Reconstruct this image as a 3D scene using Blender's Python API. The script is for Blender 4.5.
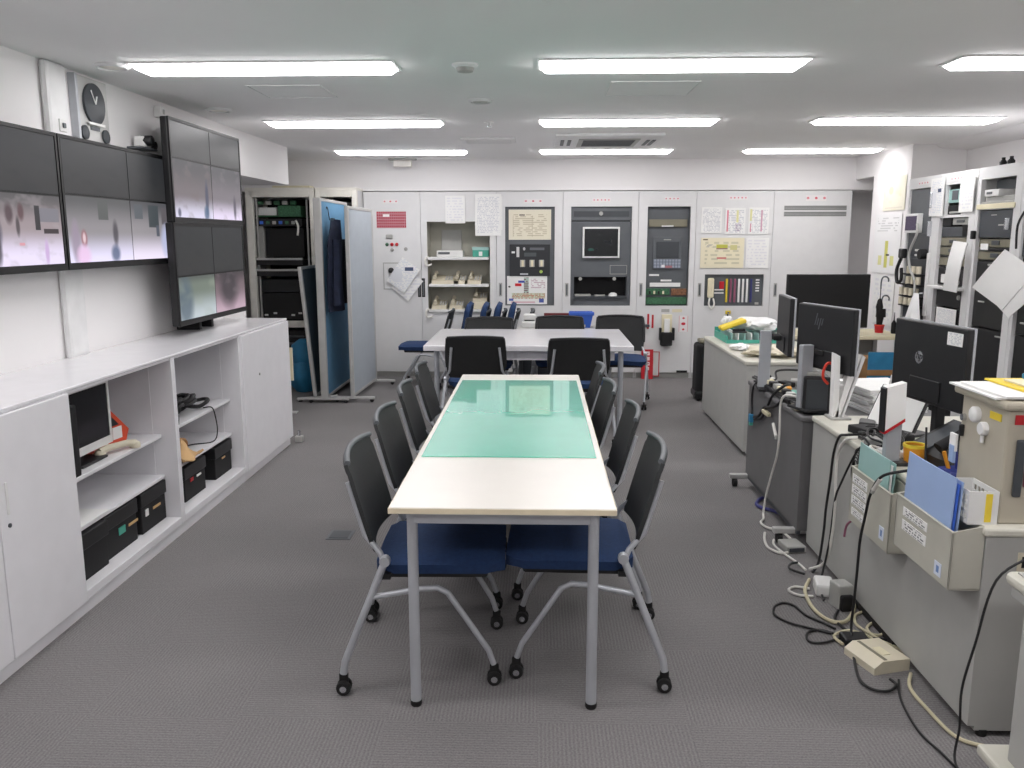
import bpy, bmesh, math, random
from mathutils import Vector, Matrix
random.seed(7)
for _o in list(bpy.data.objects): bpy.data.objects.remove(_o)
scene = bpy.context.scene
C = scene.collection
PI = math.pi

# ------------------------------------------------------------------ camera
cam_data = bpy.data.cameras.new('camera')
cam_data.sensor_width = 36.0
cam_data.lens = 830 / 1024 * 36.0
cam_data.clip_start = 0.05
cam = bpy.data.objects.new('camera', cam_data)
C.objects.link(cam)
cam.location = (0, 0, 1.5745)
cam.rotation_euler = (PI / 2 - 0.1746, 0.001, 0.0324)
scene.camera = cam

# ------------------------------------------------------------------ world and exposure
world = bpy.data.worlds.new('world')
scene.world = world
world.use_nodes = True
world.node_tree.nodes['Background'].inputs[0].default_value = (1.0, 0.98, 0.97, 1)
world.node_tree.nodes['Background'].inputs[1].default_value = 0.05
scene.view_settings.view_transform = 'Standard'
scene.view_settings.look = 'None'
scene.view_settings.gamma = 1.0
scene.view_settings.use_curve_mapping = False
scene.view_settings.exposure = 0.54
LAMP_STRENGTH = 11.0

# ------------------------------------------------------------------ materials
def lin(c):
    def g(x):
        x = x / 255.0
        return x / 12.92 if x <= 0.04045 else ((x + 0.055) / 1.055) ** 2.4
    return (g(c[0]), g(c[1]), g(c[2]), 1.0)

def mat(name, rgb, rough=0.55, metal=0.0, var=0.05, scale=9.0, bump=0.0, bscale=60.0, coat=0.0, alpha=1.0, emit=0.0, trans=0.0):
    m = bpy.data.materials.new(name)
    m.use_nodes = True
    nt = m.node_tree
    b = nt.nodes['Principled BSDF']
    tc = nt.nodes.new('ShaderNodeTexCoord')
    nz = nt.nodes.new('ShaderNodeTexNoise')
    nz.inputs['Scale'].default_value = scale
    nz.inputs['Detail'].default_value = 4
    nt.links.new(tc.outputs['Object'], nz.inputs['Vector'])
    rp = nt.nodes.new('ShaderNodeValToRGB')
    c = lin(rgb)
    rp.color_ramp.elements[0].position = 0.3
    rp.color_ramp.elements[1].position = 0.7
    rp.color_ramp.elements[0].color = tuple(max(0, x * (1 - var)) for x in c[:3]) + (1,)
    rp.color_ramp.elements[1].color = tuple(min(1, x * (1 + var)) for x in c[:3]) + (1,)
    nt.links.new(nz.outputs['Fac'], rp.inputs['Fac'])
    nt.links.new(rp.outputs['Color'], b.inputs['Base Color'])
    b.inputs['Roughness'].default_value = rough
    b.inputs['Metallic'].default_value = metal
    b.inputs['Coat Weight'].default_value = coat
    b.inputs['Coat Roughness'].default_value = 0.03; b.inputs['Coat IOR'].default_value = 1.6
    b.inputs['Alpha'].default_value = alpha
    b.inputs['Transmission Weight'].default_value = trans
    if emit:
        b.inputs['Emission Color'].default_value = c
        b.inputs['Emission Strength'].default_value = emit
    if bump:
        n2 = nt.nodes.new('ShaderNodeTexNoise')
        n2.inputs['Scale'].default_value = bscale
        nt.links.new(tc.outputs['Object'], n2.inputs['Vector'])
        bp = nt.nodes.new('ShaderNodeBump')
        bp.inputs['Strength'].default_value = bump
        bp.inputs['Distance'].default_value = 0.01
        nt.links.new(n2.outputs['Fac'], bp.inputs['Height'])
        nt.links.new(bp.outputs['Normal'], b.inputs['Normal'])
    return m

def print_mat(name, bg, shapes, rough=0.6, emit=0.0, coat=0.0):
    """Flat print (paper, label, screen picture) drawn procedurally on the UV square of its own surface."""
    m = bpy.data.materials.new(name)
    m.use_nodes = True
    nt = m.node_tree
    N, L = nt.nodes, nt.links
    b = N['Principled BSDF']
    uv = N.new('ShaderNodeUVMap')
    sp = N.new('ShaderNodeSeparateXYZ')
    L.new(uv.outputs['UV'], sp.inputs[0])
    U, V = sp.outputs[0], sp.outputs[1]
    def mt(op, a, bb=None, cc=None):
        n = N.new('ShaderNodeMath'); n.operation = op
        for i, x in enumerate((a, bb, cc)):
            if x is None: continue
            if isinstance(x, (int, float)): n.inputs[i].default_value = x
            else: L.new(x, n.inputs[i])
        return n.outputs[0]
    rgb = N.new('ShaderNodeRGB'); rgb.outputs[0].default_value = lin(bg)
    cur = rgb.outputs[0]
    def mix(mask, col):
        nonlocal cur
        n = N.new('ShaderNodeMix'); n.data_type = 'RGBA'
        L.new(mask, n.inputs[0]); L.new(cur, n.inputs[6])
        n.inputs[7].default_value = lin(col)
        cur = n.outputs[2]
    def rect(u0, v0, u1, v1):
        return mt('MULTIPLY', mt('COMPARE', U, (u0 + u1) / 2, abs(u1 - u0) / 2), mt('COMPARE', V, (v0 + v1) / 2, abs(v1 - v0) / 2))
    for s in shapes:
        k = s[0]
        if k == 'r': mix(rect(*s[1:5]), s[5])
        elif k == 'e':
            _, uc, vc, ru, rv, col = s
            a = mt('MULTIPLY_ADD', U, 1 / ru, -uc / ru); d = mt('MULTIPLY_ADD', V, 1 / rv, -vc / rv)
            q = mt('ADD', mt('MULTIPLY', a, a), mt('MULTIPLY', d, d))
            if emit:
                mr = N.new('ShaderNodeMapRange'); L.new(q, mr.inputs[0]); mr.inputs[1].default_value = 0.35; mr.inputs[2].default_value = 1.6; mr.inputs[3].default_value = 0.85; mr.inputs[4].default_value = 0.0
                mix(mr.outputs[0], col)
            else: mix(mt('LESS_THAN', q, 1.0), col)
        elif k == 't':      # rows of illegible writing
            _, u0, v0, u1, v1, col, n, wn = s
            row = mt('MULTIPLY', V, n / abs(v1 - v0))
            on = mt('LESS_THAN', mt('FRACT', row), 0.5)
            cb = N.new('ShaderNodeCombineXYZ')
            L.new(mt('MULTIPLY', U, wn), cb.inputs[0]); L.new(mt('MULTIPLY', mt('FLOOR', row), 7.3), cb.inputs[1])
            nz = N.new('ShaderNodeTexNoise'); nz.inputs['Scale'].default_value = 1.0; nz.inputs['Detail'].default_value = 0
            L.new(cb.outputs[0], nz.inputs['Vector'])
            ok = mt('GREATER_THAN', nz.outputs['Fac'], 0.46)
            mix(mt('MULTIPLY', rect(u0, v0, u1, v1), mt('MULTIPLY', on, ok)), col)
        elif k == 'g':      # ruled grid
            _, u0, v0, u1, v1, col, nu, nv, wd = s
            gu = mt('LESS_THAN', mt('FRACT', mt('MULTIPLY', U, nu)), wd); gv = mt('LESS_THAN', mt('FRACT', mt('MULTIPLY', V, nv)), wd)
            mix(mt('MULTIPLY', rect(u0, v0, u1, v1), mt('MAXIMUM', gu, gv)), col)
        elif k == 's':      # soft blend over a range of v (pictures on screens)
            _, v0, v1, col = s
            mr = N.new('ShaderNodeMapRange'); mr.interpolation_type = 'SMOOTHSTEP'
            L.new(V, mr.inputs[0]); mr.inputs[1].default_value = v0; mr.inputs[2].default_value = v1
            mix(mr.outputs[0], col)
        elif k == 'n':      # blurry blotches (pictures on screens)
            _, sc, th, col, amt = s
            nz = N.new('ShaderNodeTexNoise'); nz.inputs['Scale'].default_value = sc
            L.new(uv.outputs['UV'], nz.inputs['Vector'])
            mr = N.new('ShaderNodeMapRange'); L.new(nz.outputs['Fac'], mr.inputs[0])
            mr.inputs[1].default_value = th; mr.inputs[2].default_value = th + 0.15; mr.inputs[4].default_value = amt
            mix(mr.outputs[0], col)
    L.new(cur, b.inputs['Base Color'])
    b.inputs['Roughness'].default_value = rough
    b.inputs['Coat Weight'].default_value = coat
    if emit:
        b.inputs['Specular IOR Level'].default_value = 0.2
        b.inputs['Base Color'].default_value = (0.01, 0.01, 0.01, 1)
        for l in list(b.inputs['Base Color'].links): L.remove(l)
        L.new(cur, b.inputs['Emission Color'])
        b.inputs['Emission Strength'].default_value = emit
    return m

def carpet_mat():
    m = bpy.data.materials.new('carpet'); m.use_nodes = True
    nt = m.node_tree; N, L = nt.nodes, nt.links
    b = N['Principled BSDF']
    tc = N.new('ShaderNodeTexCoord')
    def wave(d):
        w = N.new('ShaderNodeTexWave'); w.bands_direction = d
        w.inputs['Scale'].default_value = 24; w.inputs['Distortion'].default_value = 2.5
        w.inputs['Detail'].default_value = 2; w.inputs['Detail Scale'].default_value = 3
        L.new(tc.outputs['Object'], w.inputs['Vector']); return w.outputs['Fac']
    ck = N.new('ShaderNodeTexChecker'); ck.inputs['Scale'].default_value = 2.0
    L.new(tc.outputs['Object'], ck.inputs['Vector'])
    mx = N.new('ShaderNodeMix'); mx.data_type = 'FLOAT'
    L.new(ck.outputs['Fac'], mx.inputs[0]); L.new(wave('X'), mx.inputs[2]); L.new(wave('Y'), mx.inputs[3])
    nz = N.new('ShaderNodeTexNoise'); nz.inputs['Scale'].default_value = 160; nz.inputs['Detail'].default_value = 3
    L.new(tc.outputs['Object'], nz.inputs['Vector'])
    big = N.new('ShaderNodeTexNoise'); big.inputs['Scale'].default_value = 1.3; big.inputs['Detail'].default_value = 3
    L.new(tc.outputs['Object'], big.inputs['Vector'])
    a = N.new('ShaderNodeMath'); a.operation = 'MULTIPLY_ADD'; a.inputs[1].default_value = 0.22
    L.new(mx.outputs[0], a.inputs[0]); L.new(nz.outputs['Fac'], a.inputs[2])
    a2 = N.new('ShaderNodeMath'); a2.operation = 'MULTIPLY_ADD'; a2.inputs[1].default_value = 0.25
    L.new(big.outputs['Fac'], a2.inputs[0]); L.new(a.outputs[0], a2.inputs[2])
    rp = N.new('ShaderNodeValToRGB')
    rp.color_ramp.elements[0].position = 0.35; rp.color_ramp.elements[0].color = lin((92, 90, 90))
    rp.color_ramp.elements[1].position = 1.1; rp.color_ramp.elements[1].color = lin((136, 133, 133))
    L.new(a2.outputs[0], rp.inputs['Fac']); L.new(rp.outputs['Color'], b.inputs['Base Color'])
    bp = N.new('ShaderNodeBump'); bp.inputs['Strength'].default_value = 0.35; bp.inputs['Distance'].default_value = 0.004
    L.new(a.outputs[0], bp.inputs['Height']); L.new(bp.outputs['Normal'], b.inputs['Normal'])
    b.inputs['Roughness'].default_value = 0.95
    return m

M = {}
def mk(k, *a, **kw): M[k] = mat(k, *a, **kw)
M['carpet'] = carpet_mat()
mk('ceiling_paint', (243, 242, 242), 0.9, var=0.012, scale=2)
mk('wall_paint', (240, 238, 238), 0.8, var=0.012, scale=2)
mk('white_trim', (232, 232, 232), 0.5)
mk('cabinet_white', (232, 231, 234), 0.38, var=0.02)
mk('cabinet_top', (229, 228, 231), 0.22, var=0.02, coat=0.2)
mk('panel_grey_white', (222, 222, 222), 0.45, var=0.02)
mk('frame_cream', (242, 239, 230), 0.45)
mk('dark_grey_panel', (92, 96, 100), 0.45)
mk('darker_panel', (62, 66, 71), 0.4)
mk('black_plastic', (28, 28, 30), 0.42)
mk('matt_black', (20, 20, 22), 0.75)
mk('deep_black', (10, 10, 12), 0.5)
mk('rubber', (22, 22, 22), 0.8)
mk('chair_black', (40, 42, 43), 0.6, var=0.12, scale=40)
mk('chair_rim', (92, 96, 100), 0.45)
mk('blue_fabric', (28, 55, 96), 0.85, var=0.14, scale=70, bump=0.15, bscale=220)
mk('silver', (186, 189, 194), 0.38, metal=0.35)
mk('chrome', (214, 216, 220), 0.2, metal=0.9)
mk('aluminium', (196, 196, 194), 0.4, metal=0.4)
mk('table_white', (226, 222, 215), 0.3, var=0.015)
mk('table_edge', (226, 214, 186), 0.5)
mk('green_sheet', (92, 200, 174), 0.25, var=0.02, coat=1.0)
mk('desk_grey', (176, 176, 172), 0.55, var=0.03)
mk('desk_top', (206, 204, 192), 0.45, var=0.03)
mk('desk_dark', (106, 105, 106), 0.55, var=0.04)
mk('beige_metal', (182, 175, 158), 0.5, var=0.04)
mk('beige_plastic', (214, 206, 184), 0.5)
mk('pocket_grey', (186, 184, 172), 0.55)
mk('white_plastic', (228, 228, 226), 0.45)
mk('paper', (238, 238, 236), 0.75, var=0.02)
mk('paper_cream', (228, 220, 190), 0.75)
mk('red', (190, 28, 38), 0.5)
mk('orange_red', (214, 76, 40), 0.5)
mk('orange', (226, 152, 40), 0.5)
mk('yellow', (236, 208, 62), 0.55)
mk('teal', (74, 166, 146), 0.45)
mk('pale_teal', (158, 196, 192), 0.4)
mk('pale_blue', (158, 182, 222), 0.4, var=0.03)
mk('blue', (58, 104, 206), 0.5)
mk('dark_blue', (36, 52, 130), 0.5)
mk('cyan_blue', (46, 126, 168), 0.6, var=0.15)
mk('screen_blue', (98, 146, 180), 0.8, var=0.05, scale=20)
mk('screen_grey', (176, 184, 192), 0.75, var=0.03)
mk('screen_dark', (74, 88, 96), 0.8, var=0.05)
mk('coat_cloth', (26, 34, 56), 0.9, var=0.25, scale=16, bump=0.3, bscale=30)
mk('coat_black', (22, 24, 30), 0.9, var=0.2, scale=16)
mk('brown_card', (158, 118, 76), 0.8, var=0.1)
mk('tan', (206, 168, 118), 0.7, var=0.12)
mk('cable_white', (222, 220, 214), 0.5)
mk('cable_black', (26, 26, 28), 0.5)
mk('cable_beige', (198, 190, 160), 0.5)
mk('cable_red', (214, 60, 40), 0.5)
mk('cable_purple', (58, 60, 118), 0.5)
mk('cable_pink', (150, 88, 112), 0.5)
mk('olive_device', (126, 122, 104), 0.45, var=0.06)
mk('grey_device', (172, 172, 168), 0.45)
mk('circuit_green', (58, 104, 74), 0.6, var=0.4, scale=60)
mk('circuit_brown', (132, 92, 66), 0.6, var=0.4, scale=60)
mk('lamp_glow', (254, 251, 252), 0.5, emit=LAMP_STRENGTH)
mk('glass', (235, 240, 240), 0.03, trans=1.0, var=0.0)
mk('clear_plastic_bag', (238, 238, 238), 0.35, var=0.05, bump=0.6, bscale=14)
mk('leaf_green', (66, 112, 60), 0.6)

# ------------------------------------------------------------------ mesh helpers
class MB:
    def __init__(self): self.v = []; self.f = []; self.r = False
    def add(self, vs, fs):
        o = len(self.v); self.v += [tuple(p) for p in vs]; self.f += [tuple(i + o for i in q) for q in fs]; return self
    def box(self, x0, x1, y0, y1, z0, z1):
        return self.add([(x0,y0,z0),(x1,y0,z0),(x1,y1,z0),(x0,y1,z0),(x0,y0,z1),(x1,y0,z1),(x1,y1,z1),(x0,y1,z1)],
                        [(0,3,2,1),(4,5,6,7),(0,1,5,4),(1,2,6,5),(2,3,7,6),(3,0,4,7)])
    def rbox(self, x0, x1, y0, y1, z0, z1, b=0.006, seg=2):
        self.r = True
        bm = bmesh.new(); bmesh.ops.create_cube(bm, size=1)
        for q in bm.verts: q.co = Vector(((x0+x1)/2+q.co.x*(x1-x0), (y0+y1)/2+q.co.y*(y1-y0), (z0+z1)/2+q.co.z*(z1-z0)))
        b = min(b, 0.49*min(x1-x0, y1-y0, z1-z0))
        bmesh.ops.bevel(bm, geom=list(bm.edges), offset=b, segments=seg, affect='EDGES', profile=0.5)
        bm.verts.index_update()
        self.add([q.co[:] for q in bm.verts], [[q.index for q in f.verts] for f in bm.faces]); bm.free(); return self
    def tube(self, pts, r, n=8, smooth=0, closed=False):
        P = [Vector(p) for p in pts]
        if smooth:
            Q = []; m = len(P)
            rng = range(m if closed else m-1)
            for i in rng:
                p0 = P[(i-1) % m] if (closed or i > 0) else P[i]; p1 = P[i]; p2 = P[(i+1) % m]
                p3 = P[(i+2) % m] if (closed or i+2 < m) else p2
                for s in range(smooth):
                    t = s/smooth
                    Q.append(0.5*((2*p1)+(-p0+p2)*t+(2*p0-5*p1+4*p2-p3)*t*t+(-p0+3*p1-3*p2+p3)*t**3))
            if not closed: Q.append(P[-1])
            P = Q
        m = len(P); rr = r if isinstance(r, (list, tuple)) else [r]*m
        T = []
        for i in range(m):
            a = P[(i-1) % m] if (closed or i > 0) else P[i]; b = P[(i+1) % m] if (closed or i < m-1) else P[i]
            d = b-a
            T.append(d.normalized() if d.length > 1e-9 else Vector((0,0,1)))
        up = Vector((0,0,1)) if abs(T[0].z) < 0.9 else Vector((1,0,0))
        nrm = T[0].cross(up).normalized()
        vs = []; fs = []
        for i in range(m):
            nrm = (nrm - T[i]*nrm.dot(T[i]))
            nrm = nrm.normalized() if nrm.length > 1e-6 else T[i].orthogonal().normalized()
            bn = T[i].cross(nrm)
            for k in range(n):
                a = 2*PI*k/n; vs.append(P[i]+(nrm*math.cos(a)+bn*math.sin(a))*rr[i])
        for i in range(m if closed else m-1):
            j = (i+1) % m
            for k in range(n): fs.append((i*n+k, i*n+(k+1) % n, j*n+(k+1) % n, j*n+k))
        if not closed: fs.append(tuple(range(n))[::-1]); fs.append(tuple((m-1)*n+k for k in range(n)))
        return self.add(vs, fs)
    def cyl(self, p0, p1, r0, r1=None, n=12):
        return self.tube([p0, p1], [r0, r0 if r1 is None else r1], n)
    def lathe(self, prof, c=(0,0,0), n=16, axis='z'):
        vs = []; fs = []
        for (r, h) in prof:
            for k in range(n):
                a = 2*PI*k/n; x, y = r*math.cos(a), r*math.sin(a)
                p = (x, y, h) if axis == 'z' else ((x, h, y) if axis == 'y' else (h, x, y))
                vs.append((c[0]+p[0], c[1]+p[1], c[2]+p[2]))
        for i in range(len(prof)-1):
            for k in range(n): fs.append((i*n+k, i*n+(k+1) % n, (i+1)*n+(k+1) % n, (i+1)*n+k))
        fs.append(tuple(range(n))[::-1]); fs.append(tuple((len(prof)-1)*n+k for k in range(n)))
        return self.add(vs, fs)
    def prism(self, poly, a0, a1, axis='y'):
        n = len(poly)
        def P(p, h): return (p[0], h, p[1]) if axis == 'y' else ((h, p[0], p[1]) if axis == 'x' else (p[0], p[1], h))
        vs = [P(p, a0) for p in poly]+[P(p, a1) for p in poly]
        fs = [tuple(range(n))[::-1], tuple(range(n, 2*n))]+[(i, (i+1) % n, n+(i+1) % n, n+i) for i in range(n)]
        return self.add(vs, fs)
    def shell(self, fn, nu, nv, t):
        """Surface fn(u,v) -> point, thickened by t along its normal."""
        g = [[Vector(fn(i/nu, j/nv)) for j in range(nv+1)] for i in range(nu+1)]
        vs = []; W = nv+1; fs = []
        off = []
        for i in range(nu+1):
            for j in range(nv+1):
                a = g[min(i+1, nu)][j]-g[max(i-1, 0)][j]; b = g[i][min(j+1, nv)]-g[i][max(j-1, 0)]
                nn = a.cross(b); nn = nn.normalized() if nn.length > 1e-9 else Vector((0,0,1))
                vs.append(g[i][j]); off.append(g[i][j]+nn*t)
        K = len(vs); vs += off
        for i in range(nu):
            for j in range(nv):
                q = (i*W+j, (i+1)*W+j, (i+1)*W+j+1, i*W+j+1)
                fs.append(q); fs.append(tuple(K+x for x in q[::-1]))
        for i in range(nu):
            for j in (0, nv): a, b = i*W+j, (i+1)*W+j; fs.append((a, b, K+b, K+a))
        for j in range(nv):
            for i in (0, nu): a, b = i*W+j, i*W+j+1; fs.append((a, b, K+b, K+a))
        return self.add(vs, fs)
    def holes(self, x0, x1, z0, z1, y0, y1, hs):
        """Upright board in the xz plane with rectangular openings (hx0,hx1,hz0,hz1)."""
        xs = sorted({x0, x1, *[h[0] for h in hs], *[h[1] for h in hs]}); zs = sorted({z0, z1, *[h[2] for h in hs], *[h[3] for h in hs]})
        for i in range(len(xs)-1):
            run = None
            for j in range(len(zs)-1):
                cx, cz = (xs[i]+xs[i+1])/2, (zs[j]+zs[j+1])/2
                solid = not any(h[0] < cx < h[1] and h[2] < cz < h[3] for h in hs)
                if solid and run is None: run = zs[j]
                if run is not None and not solid: self.box(xs[i], xs[i+1], y0, y1, run, zs[j]); run = None
            if run is not None: self.box(xs[i], xs[i+1], y0, y1, run, zs[-1])
        return self
    def move(self, dx=0, dy=0, dz=0, rx=0, ry=0, rz=0):
        mt = Matrix.Translation((dx, dy, dz)) @ Matrix.Rotation(rz, 4, 'Z') @ Matrix.Rotation(ry, 4, 'Y') @ Matrix.Rotation(rx, 4, 'X')
        self.v = [tuple(mt @ Vector(p)) for p in self.v]; return self
    def build(self, name, m, parent=None, uv=None, smooth=True, loc=None, rot=None, angle=None):
        if angle is None: angle = 17 if self.r else 50
        me = bpy.data.meshes.new(name); me.from_pydata(self.v, [], self.f)
        bm = bmesh.new(); bm.from_mesh(me); bmesh.ops.recalc_face_normals(bm, faces=bm.faces[:]); bm.to_mesh(me); bm.free()
        if smooth:
            me.polygons.foreach_set('use_smooth', [True]*len(me.polygons)); me.set_sharp_from_angle(angle=math.radians(angle))
        if uv:
            ia, ib = 'xyz'.index(uv[0]), 'xyz'.index(uv[1])
            A = [p[ia] for p in self.v]; B = [p[ib] for p in self.v]
            a0, a1, b0, b1 = min(A), max(A), min(B), max(B)
            L = me.uv_layers.new(name='UVMap')
            for lp in me.loops:
                co = me.vertices[lp.vertex_index].co
                L.data[lp.index].uv = ((co[ia]-a0)/(a1-a0), (co[ib]-b0)/(b1-b0))
        me.materials.append(M[m] if isinstance(m, str) else m)
        o = bpy.data.objects.new(name, me); C.objects.link(o)
        if parent: o.parent = parent
        if loc: o.location = loc
        if rot: o.rotation_euler = rot
        return o

def tag(o, label=None, cat=None, group=None, kind=None):
    if label: o['label'] = label
    if cat: o['category'] = cat
    if group: o['group'] = group
    if kind: o['kind'] = kind
    return o
def thing(name, label, cat, loc=(0,0,0), rz=0, group=None):
    o = bpy.data.objects.new(name, None); C.objects.link(o)
    o.empty_display_size = 0.05
    o.location = loc; o.rotation_euler = (0, 0, rz)
    return tag(o, label, cat, group)
def copy_tree(o, parent=None):
    c = o.copy(); C.objects.link(c); c.parent = parent
    for ch in o.children: copy_tree(ch, c)
    return c
def struct(name, mb, m, **kw): return tag(mb.build(name, m, **kw), kind='structure')
def B(*a): return MB().box(*a)
def RB(*a, **k): return MB().rbox(*a, **k)
def T(*a, **k): return MB().tube(*a, **k)
def text_mesh(s, size, name, m, parent, loc, rot, ext=0.0006, shear=0.0):
    cu = bpy.data.curves.new(name, 'FONT'); cu.body = s; cu.size = size; cu.extrude = ext; cu.align_x = 'CENTER'; cu.align_y = 'CENTER'; cu.shear = shear; cu.resolution_u = 3
    o = bpy.data.objects.new(name, cu); C.objects.link(o)
    dg = bpy.context.evaluated_depsgraph_get()
    me = bpy.data.meshes.new_from_object(o.evaluated_get(dg)); bpy.data.objects.remove(o)
    me.materials.clear(); me.materials.append(M[m])
    q = bpy.data.objects.new(name, me); C.objects.link(q); q.parent = parent; q.location = loc; q.rotation_euler = rot
    return q

# ------------------------------------------------------------------ the room
struct('floor', B(-3.7, 4.1, -1.9, 10.1, -0.1, 0), 'carpet')
CZ = 2.417
struct('ceiling', B(-3.7, 4.1, -1.9, 10.1, CZ, CZ+0.1), 'ceiling_paint')
struct('wall_left', B(-2.6, -2.39, -1.9, 6.7, 0, CZ), 'wall_paint')
struct('wall_left', B(-3.7, -3.5, 6.7, 10.1, 0, CZ), 'wall_paint')
struct('wall_left', B(-3.5, -2.6, 6.6, 6.7, 0, CZ), 'wall_paint')
struct('trim_1', B(-3.5, -2.39, 6.7, 8.05, 2.07, CZ), 'wall_paint')
struct('wall_back', B(-3.5, 3.92, 9.96, 10.1, 0, CZ), 'wall_paint')
struct('trim_2', B(-3.5, 3.92, 9.37, 9.96, 2.085, CZ), 'wall_paint')
struct('wall_right', B(3.92, 4.1, -1.9, 10.1, 0, CZ), 'wall_paint')
struct('wall_right', B(3.43, 3.92, 8.0, 8.87, 0, 2.19), 'wall_paint')
struct('trim_3', B(3.43, 3.92, 8.0, 9.37, 2.19, CZ), 'wall_paint')
struct('trim_4', MB().prism([(3.62, CZ), (3.92, CZ), (3.92, 2.36), (3.68, 2.38)], -1.9, 8.0), 'wall_paint')
struct('wall_front', B(-2.6, 4.1, -1.9, -1.8, 0, CZ), 'wall_paint')
struct('trim_5', RB(-2.39, -2.35, 4.07, 4.25, 0.97, CZ, b=0.02), 'white_trim')      # boxed-in pipe on the left wall
struct('baseboard_back', B(-1.95, 3.40, 9.40, 9.43, 0, 0.06), 'dark_grey_panel')

# ------------------------------------------------------------------ ceiling fittings
cols = [('left', -2.01), ('middle', 0.0), ('right', 2.0)]
rows = [('front', 4.30), ('second', 6.34), ('rear', 8.44), ('overhead', 2.27), ('back', 0.25)]
lamp_proto = None
where = {
 ('left','front'): 'long ceiling light nearest the wall screens, in the nearest row',
 ('middle','front'): 'long ceiling light over the near table, large in the nearest row',
 ('right','front'): 'long ceiling light cut by the right edge of the view, nearest row',
 ('left','second'): 'long ceiling light in the second row, on the side of the wall screens',
 ('middle','second'): 'long ceiling light just in front of the air conditioner grille',
 ('right','second'): 'long ceiling light in the second row, over the cluttered desks',
 ('left','rear'): 'long ceiling light in the rear row, next to the small emergency lamp',
 ('middle','rear'): 'long ceiling light just behind the air conditioner grille',
 ('right','rear'): 'long ceiling light in the rear row, near the boxed beam on the right'}
for rn, ry in rows:
    for cn, cx in cols:
        lab = where.get((cn, rn), 'long ceiling light %s, out of view, in the %s column' % ('just above the camera' if rn == 'overhead' else 'behind the camera', cn))
        if lamp_proto is None:
            t = thing('ceiling_light', lab, 'ceiling light', (cx, ry-0.11, CZ), 0, 'recessed ceiling lights')
            MB().holes(-0.012, 1.302, -0.012, 0.232, 0.0, 0.008, [(0, 1.29, 0, 0.22)]).move(rx=-PI/2).build('frame', 'white_trim', t, smooth=False)
            # prismatic lens standing proud of the frame, ends sloped
            MB().add([(0.0,0,-0.004),(1.29,0,-0.004),(1.29,0.22,-0.004),(0,0.22,-0.004),(0.03,0.02,-0.03),(1.26,0.02,-0.03),(1.26,0.20,-0.03),(0.03,0.20,-0.03)],
                     [(0,1,2,3),(4,7,6,5),(0,4,5,1),(1,5,6,2),(2,6,7,3),(3,7,4,0)]).build('diffuser', 'lamp_glow', t, smooth=False)
            lamp_proto = t
        else:
            t = copy_tree(lamp_proto); t.location = (cx, ry-0.11, CZ); t['label'] = lab

def disc_fitting(name, label, cat, x, y, r, h=0.03, inner='darker_panel'):
    t = thing(name, label, cat, (x, y, CZ))
    MB().lathe([(r, 0), (r, -0.008), (r*0.82, -0.016), (r*0.8, -h*0.5)], n=20).build('rim', 'white_trim', t)
    MB().lathe([(r*0.72, -h*0.5), (r*0.6, -h), (r*0.2, -h*1.1)], n=20).build('core', inner, t)
    return t
disc_fitting('smoke_detector', 'round smoke detector with dark core between the two nearest lights', 'smoke detector', -0.37, 4.30, 0.065, 0.035, 'grey_device')
disc_fitting('ceiling_speaker', 'flat round fitting on the ceiling behind the smoke detector', 'ceiling speaker', -0.37, 5.38, 0.075, 0.012, 'grey_device')
disc_fitting('ceiling_loudspeaker', 'flat round ceiling fitting above the wall clock', 'loudspeaker', -2.12, 4.26, 0.085, 0.012, 'frame_cream')  # this and the next are flush round loudspeakers, they give no light
disc_fitting('ceiling_loudspeaker', 'flat round ceiling fitting above the highest wall screen', 'loudspeaker', -2.13, 5.68, 0.085, 0.012, 'frame_cream')
t = thing('sprinkler_head', 'tiny sprinkler head hanging from the ceiling in front of the flat vent', 'sprinkler', (-0.375, 6.38, CZ))
MB().lathe([(0.035,0),(0.035,-0.006),(0.012,-0.012),(0.01,-0.03)], n=12).build('collar','white_trim',t)
MB().lathe([(0.02,-0.03),(0.02,-0.036)], n=12).build('deflector','chrome',t)
t = thing('ceiling_air_conditioner', 'square ceiling air conditioner with dark slotted grille between two lights', 'air conditioner', (0.13, 7.05, CZ))
RB(0, 0.9, 0, 0.98, -0.025, 0, b=0.01).build('panel', 'white_trim', t)
RB(0.2, 0.72, 0.2, 0.78, -0.032, -0.025, b=0.003).build('intake_grille', 'grey_device', t)
for k in range(6): B(0.24, 0.68, 0.26+k*0.08, 0.30+k*0.08, -0.036, -0.032).build('slot', 'darker_panel', t)
for x0 in (0.05, 0.11, 0.78, 0.83): B(x0, x0+0.03, 0.3, 0.7, -0.03, -0.025).build('louvre', 'darker_panel', t)
t = thing('ceiling_vent', 'flat white ceiling vent between the second and rear lights', 'vent', (-0.68, 7.3, CZ))
RB(0, 0.47, 0, 0.32, -0.02, 0, b=0.004).build('frame', 'white_trim', t)
for k in range(5): B(0.04, 0.43, 0.05+k*0.05, 0.08+k*0.05, -0.026, -0.02).build('slat', 'panel_grey_white', t)
t = thing('emergency_lamp', 'small white emergency lamp with dark bracket by the left rear light', 'lamp', (-1.48, 9.2, CZ))
RB(-0.15, 0.15, -0.04, 0.04, -0.02, 0, b=0.004).build('bracket', 'grey_device', t)
RB(-0.1, 0.1, -0.03, 0.03, -0.09, -0.02, b=0.01).build('lens', 'table_white', t)
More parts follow.
